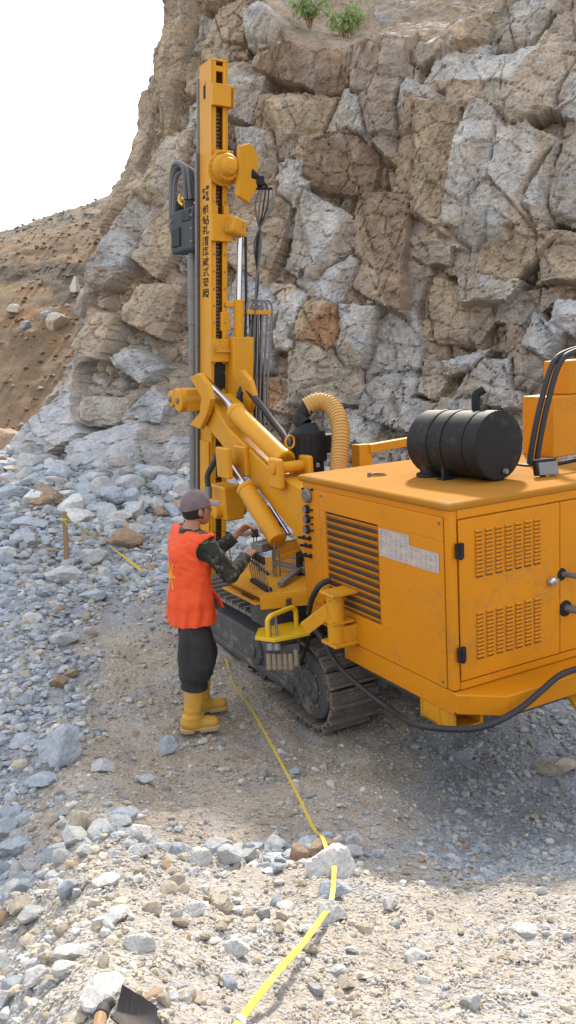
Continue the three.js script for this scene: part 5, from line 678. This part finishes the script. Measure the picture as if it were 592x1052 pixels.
/* ───────── worker ───────── */
{
  const p0 = at(200, 744, 5.95); const base = V(p0.x, 0, 0); { const g = groundHit(199, 742); base.copy(g); }
  const person = thing('person', 'person in orange vest, camouflage sleeves and yellow boots working the levers', 'person');
  person.position.copy(base); person.position.y = groundY(base.x, base.z) + 0.0; person.rotation.y = 0.56;
  const yl = groundY(base.x - 0.02, base.z - 0.25) - groundY(base.x, base.z);
  // skeleton: x ahead, y up, z to the right hand
  const J = { hipR: [-0.03, 0.88, 0.09], hipL: [0.02, 0.88, -0.095], kneeR: [-0.02, 0.49, 0.115], kneeL: [0.13, 0.49 + yl * 0.5, -0.135], ankR: [-0.07, 0.09, 0.12], ankL: [0.15, 0.09 + yl, -0.17], pel: [0, 0.92, 0], belly: [0.0, 1.05, 0], chest: [0.0, 1.24, 0], neck0: [0.0, 1.4, 0], neck: [0.03, 1.47, 0], head: [0.055, 1.565, 0],
    shR: [0.02, 1.365, 0.17], shL: [0.03, 1.365, -0.17], elR: [0.19, 1.13, 0.24], elL: [0.25, 1.14, -0.22], wrR: [0.4, 1.2, 0.1], wrL: [0.44, 1.31, -0.13] };
  const torso = (x, y, z, g) => { let d = capD(x, y, z * 0.72, J.pel, J.chest, 0.115 + g, 0.13 + g); d = smin(d, capD(x, y, z, J.shL, J.shR, 0.075 + g, 0.075 + g), 0.1); return smin(d, capD(x, y, z * 0.8, J.pel, J.pel, 0.12 + g, 0.12 + g), 0.06); };
  const legs = (x, y, z, g) => Math.min(smin(capD(x, y, z, J.hipR, J.kneeR, 0.088 + g, 0.062 + g), capD(x, y, z, J.kneeR, J.ankR, 0.06 + g, 0.042 + g), 0.03), smin(capD(x, y, z, J.hipL, J.kneeL, 0.088 + g, 0.062 + g), capD(x, y, z, J.kneeL, J.ankL, 0.06 + g, 0.042 + g), 0.03));
  const arms = (x, y, z, g) => Math.min(smin(capD(x, y, z, J.shR, J.elR, 0.056 + g, 0.043 + g), capD(x, y, z, J.elR, J.wrR, 0.043 + g, 0.029 + g), 0.02), smin(capD(x, y, z, J.shL, J.elL, 0.056 + g, 0.043 + g), capD(x, y, z, J.elL, J.wrL, 0.043 + g, 0.029 + g), 0.02));
  // head with face, ears; looks up along the mast
  const hc = J.head, ca = Math.cos(0.12), sa = Math.sin(0.12);
  const head = (x, y, z) => { let u = x - hc[0], v = y - hc[1]; const a = u * ca + v * sa, b = -u * sa + v * ca, w = z - hc[2];
    let d = (Math.hypot(a / 0.094, (b - 0.012) / 0.108, w / 0.076) - 1) * 0.08; d = smin(d, capD(a, b, w, [0.03, -0.03, 0], [0.05, -0.085, 0], 0.052, 0.036), 0.04);
    d = smin(d, capD(a, b, w, [0.09, 0.0, 0], [0.108, -0.03, 0], 0.009, 0.015), 0.014); for (const s of [-1, 1]) { d = smin(d, Math.hypot((a + 0.004) / 0.018, (b + 0.012) / 0.031, (w - s * 0.079) / 0.01) * 0.01 - 0.01, 0.008); d = Math.max(d, -(Math.hypot(a - 0.094, b - 0.008, w - s * 0.031) - 0.013)); d = Math.min(d, Math.hypot(a - 0.083, b - 0.008, w - s * 0.031) - 0.0125); }
    d = Math.max(d, -(capD(a, b, w, [0.1, -0.058, -0.018], [0.1, -0.058, 0.018], 0.004, 0.004))); d = smin(d, capD(a, b, w, [0.083, -0.051, -0.014], [0.083, -0.051, 0.014], 0.008, 0.008), 0.008); return smin(d, capD(a, b, w, [0.083, -0.066, -0.012], [0.083, -0.066, 0.012], 0.008, 0.008), 0.008); };
  const body = (x, y, z) => smin(smin(smin(torso(x, y, z, -0.012), legs(x, y, z, 0), 0.05), arms(x, y, z, 0), 0.03), capD(x, y, z, J.neck0, J.neck, 0.062, 0.054), 0.03);
  // hands, each with palm, four unequal bent fingers and a thumb
  function hand(wr, el, palmN, curl) {
    const W = V(...wr), f = W.clone().sub(V(...el)).normalize(), n = palmN.clone().addScaledVector(f, -palmN.dot(f)).normalize(), s = f.clone().cross(n), bones = [], L = (a, u, v, w) => W.clone().addScaledVector(f, u).addScaledVector(n, v).addScaledVector(s, w).toArray();
    for (const w of [-0.026, -0.009, 0.009, 0.025]) bones.push([L(0, 0.02, 0, w * 0.7), L(0, 0.085, 0, w), 0.014, 0.012]);
    [[-0.029, 0.062, 0.0086], [-0.0095, 0.074, 0.009], [0.0105, 0.078, 0.009], [0.03, 0.07, 0.0088]].forEach(([w, len, r], i) => { let u = 0.088, v = 0, a = 0.25 + curl[i] * 0.5; let p = L(0, u, v, w); for (const k of [0.45, 0.32, 0.23]) { u += Math.cos(a) * len * k; v += Math.sin(a) * len * k; const q = L(0, u, v, w * (1 + 0.1 * (k < 0.4))); bones.push([p, q, r, r * 0.9]); p = q; a += curl[i]; } });
    const t0 = L(0, 0.03, 0.008, 0.03), t1 = L(0, 0.058, 0.026, 0.05), t2 = L(0, 0.083, 0.042, 0.046), t3 = L(0, 0.1, 0.052, 0.036); bones.push([t0, t1, 0.014, 0.012], [t1, t2, 0.0115, 0.0105], [t2, t3, 0.0105, 0.0085]);
    bones.push([V(...el).lerp(W, 0.75).toArray(), L(0, 0.025, 0, 0), 0.03, 0.021]); const c = L(0, 0.08, 0.02, 0);
    return sdfMesh((x, y, z) => { let d = 1; for (const q of bones) d = d === 1 ? capD(x, y, z, ...q) : smin(d, capD(x, y, z, ...q), 0.006); return d; }, c.map((q) => q - 0.15), c.map((q) => q + 0.15), 0.0035);
  }
  const bodyG = [sdfMesh(body, [-0.25, 0.0, -0.36], [0.6, 1.6, 0.36], 0.014), sdfMesh(head, [hc[0] - 0.14, hc[1] - 0.15, -0.12], [hc[0] + 0.16, hc[1] + 0.16, 0.12], 0.004), hand(J.wrR, J.elR, V(0.2, -1, -0.3), [0.75, 0.8, 0.8, 0.7]), hand(J.wrL, J.elL, V(0.3, -0.3, 1), [0.55, 0.6, 0.5, 0.35])].map((g) => { const t = g.toNonIndexed(); return t; });
  const bm = part('body', bodyG, M.skin, person);
  const cutY = (d, y, lo, hi) => Math.max(d, lo - y, y - hi);
  const wr = (x, y, z, k, a) => fbm(x * k, y * k * 0.7, z * k, 3) * a;
  // trousers, boots
  const drape = (x, y, z) => { let d = legs(x, y, z, 0.002 + 0.036 * sstep(0.84, 0.62, y) + 0.024 * sstep(0.75, 0.45, y) - 0.022 * sstep(0.42, 0.34, y + (z < 0 ? -yl : 0))); d = smin(d, capD(x, y, z * 0.85, J.pel, J.pel, 0.112, 0.112), 0.08); return cutY(d + wr(x, y, z, 9, 0.014) + 0.004 * Math.sin(y * 60 + x * 20 + z * 30) * sstep(0.55, 0.35, y), y, 0.3 + (z < 0 ? yl : 0), 0.87); };
  part('trousers', sdfMesh(drape, [-0.26, 0.28, -0.34], [0.36, 1.0, 0.32], 0.009), M.trouser, person);
  for (const [k, a] of [['R', J.ankR], ['L', J.ankL]]) { const kn = J['knee' + k], y0 = k === 'L' ? yl : 0, yw = k === 'L' ? 0.2 : 0.3, cx = Math.cos(yw), sx = Math.sin(yw);
    const boot = (x, y, z) => { const u = (x - a[0]) * cx - (z - a[2]) * -sx, w = -(x - a[0]) * sx + (z - a[2]) * cx, v = y - y0; let d = capD(x, y, z, [a[0] - 0.0, y0 + 0.06, a[2]], [lerp(a[0], kn[0], 0.72), y0 + 0.36, lerp(a[2], kn[2], 0.72)], 0.06, 0.078); d = smin(d, capD(u, v * 1.0, w, [-0.03, 0.045, 0], [0.15, 0.038, 0], 0.05, 0.046), 0.05); return Math.max(d + wr(x, y, z, 11, 0.006) + 0.0025 * Math.sin(y * 110) * sstep(0.2, 0.12, v) * sstep(0.06, 0.1, v), 0.012 - v, v - 0.345); };
    const bt = part('boot', sdfMesh(boot, [a[0] - 0.16, y0 - 0.02, a[2] - 0.14], [a[0] + 0.26, y0 + 0.4, a[2] + 0.14], 0.007), M.boot, person);
    const sole = (x, y, z) => { const u = (x - a[0]) * cx - (z - a[2]) * -sx, w = -(x - a[0]) * sx + (z - a[2]) * cx, v = y - y0; return Math.max(capD(u, v * 0.0, w, [-0.032, 0, 0], [0.155, 0, 0], 0.056, 0.052), -0.012 - v, v - 0.022, -(Math.max(Math.abs(u - 0.03) - 0.022, v - 0.004))); };
    part('sole', sdfMesh(sole, [a[0] - 0.16, y0 - 0.03, a[2] - 0.14], [a[0] + 0.26, y0 + 0.05, a[2] + 0.14], 0.006), M.sole, bt); }
  // camouflage shirt and vest over it
  const sleeve = (x, y, z) => { let d = arms(x, y, z, 0.017); d = smin(d, capD(x, y, z, J.neck0, [0.01, 1.405, 0], 0.078, 0.07), 0.03); d = Math.min(d, Math.max(torso(x, y, z, -0.004), 1.05 - y)); const cR = (x - J.wrR[0]) * 0.75 + (z - J.wrR[2]) * -0.5 + (y - J.wrR[1]) * 0.25, cL = (x - J.wrL[0]) * 0.68 + (y - J.wrL[1]) * 0.6 + (z - J.wrL[2]) * 0.32; return Math.max(d + wr(x, y, z, 12, 0.016), z > -0.02 ? cR + 0.02 : cL + 0.02, y - 1.44, 0.9 - y); };
  part('shirt', sdfMesh(sleeve, [-0.22, 0.88, -0.34], [0.5, 1.46, 0.34], 0.009), M.camo, person);
  const vest = (x, y, z) => { const g = 0.016 + 0.012 * sstep(1.15, 0.8, y); let d = torso(x, y, z, g); d = Math.min(d, capD(x, y, z * 0.74, [-0.0, 0.7, 0], [0, 1.2, 0], 0.148 + g * 0.5, 0.122 + g * 0.5)); const an = Math.atan2(z, x); d += wr(x, y, z, 8, 0.018) + 0.006 * Math.sin(an * 11 + y * 5 + noise(y * 6, an) * 3) * sstep(1.15, 0.8, y) + 0.006 * Math.abs(noise(x * 9 + y * 12, y * 14, z * 9)) * 2 * sstep(0.95, 1.15, y); for (const s of [-1, 1]) d = Math.max(d, -capD(x, y, z, [0.035, 1.34, s * 0.19], [0.05, 1.26, s * 0.31], 0.082, 0.13)); d = Math.max(d, -capD(x, y, z, [0.03, 1.47, 0], [0.16, 1.4, 0], 0.085, 0.06)); return cutY(d, y, 0.765 + 0.012 * Math.sin(x * 12 + z * 8), 1.43); };
  const vm = part('vest', sdfMesh(vest, [-0.27, 0.74, -0.31], [0.29, 1.46, 0.31], 0.007), M.orange, person);
  const trim = []; const onBack = (y, z) => { let x = -0.3; while (x < 0 && vest(x, y, z) > 0) x += 0.003; return V(x - 0.004, y, z); };
  const strip = (y0, z0, y1, z1) => { const pts = []; for (let i = 0; i <= 8; i++) pts.push(onBack(lerp(y0, y1, i / 8), lerp(z0, z1, i / 8))); for (let i = 0; i < 8; i++) trim.push(barBox(pts[i], pts[i + 1], 0.018, 0.006, V(1, 0, 0), 0.002)); };
  strip(1.2, -0.08, 1.02, 0.03); strip(1.2, 0.03, 1.02, -0.08); strip(1.11, -0.1, 1.11, 0.05); part('vest_mark', trim, std([0.7, 0.28, 0.02], 0.8), vm);
  { const c = V(0.16, 1.0, 0.13), e = V(0.15, 0.94, 0.125); part('vest_tie', [barBox(V(0.09, 1.03, 0.1), e, 0.05, 0.012, V(1, 0, 0)), barBox(e, V(0.175, 0.87, 0.14), 0.06, 0.01, V(1, 0, 0))], M.orange, vm); }
  // cap and hair
  const cap = (x, y, z) => { const u = x - hc[0], v = y - hc[1]; const a = u * ca + v * sa, b = -u * sa + v * ca, w = z; let d = (Math.hypot(a / 0.112, (b - 0.012) / 0.128, w / 0.093) - 1) * 0.095; d = Math.max(d, 0.016 - b - 0.12 * Math.max(0, -a) * 0.6); const br = (Math.hypot((a - 0.105) / 0.085, (b - 0.028 + (a - 0.1) * 0.2 + w * w * 3) / 0.008, w / 0.078) - 1) * 0.008; return smin(d, br, 0.008) + wr(x, y, z, 14, 0.006); };
  const cp = part('cap', sdfMesh(cap, [hc[0] - 0.15, hc[1] - 0.06, -0.12], [hc[0] + 0.22, hc[1] + 0.17, 0.12], 0.005), M.cap, person); { const q = V(hc[0] - 0.016, hc[1] + 0.141, 0); part('cap_button', cyl(q, q.clone().add(V(0, 0.006, 0)), 0.009, 0.007, 10), M.cap, cp); }
  const hair = (x, y, z) => { const u = x - hc[0], v = y - hc[1], a = u * ca + v * sa, b = -u * sa + v * ca; const d = (Math.hypot((a + 0.006) / 0.1, (b - 0.012) / 0.11, z / 0.082) - 1) * 0.085; return Math.max(d + wr(x, y, z, 30, 0.006), -0.055 - b - Math.max(0, a) * 1.2, b - 0.04, a - 0.03); };
  part('hair', sdfMesh(hair, [hc[0] - 0.14, hc[1] - 0.1, -0.11], [hc[0] + 0.06, hc[1] + 0.09, 0.11], 0.005), M.hair, person);
}

renderer.render(scene, camera);
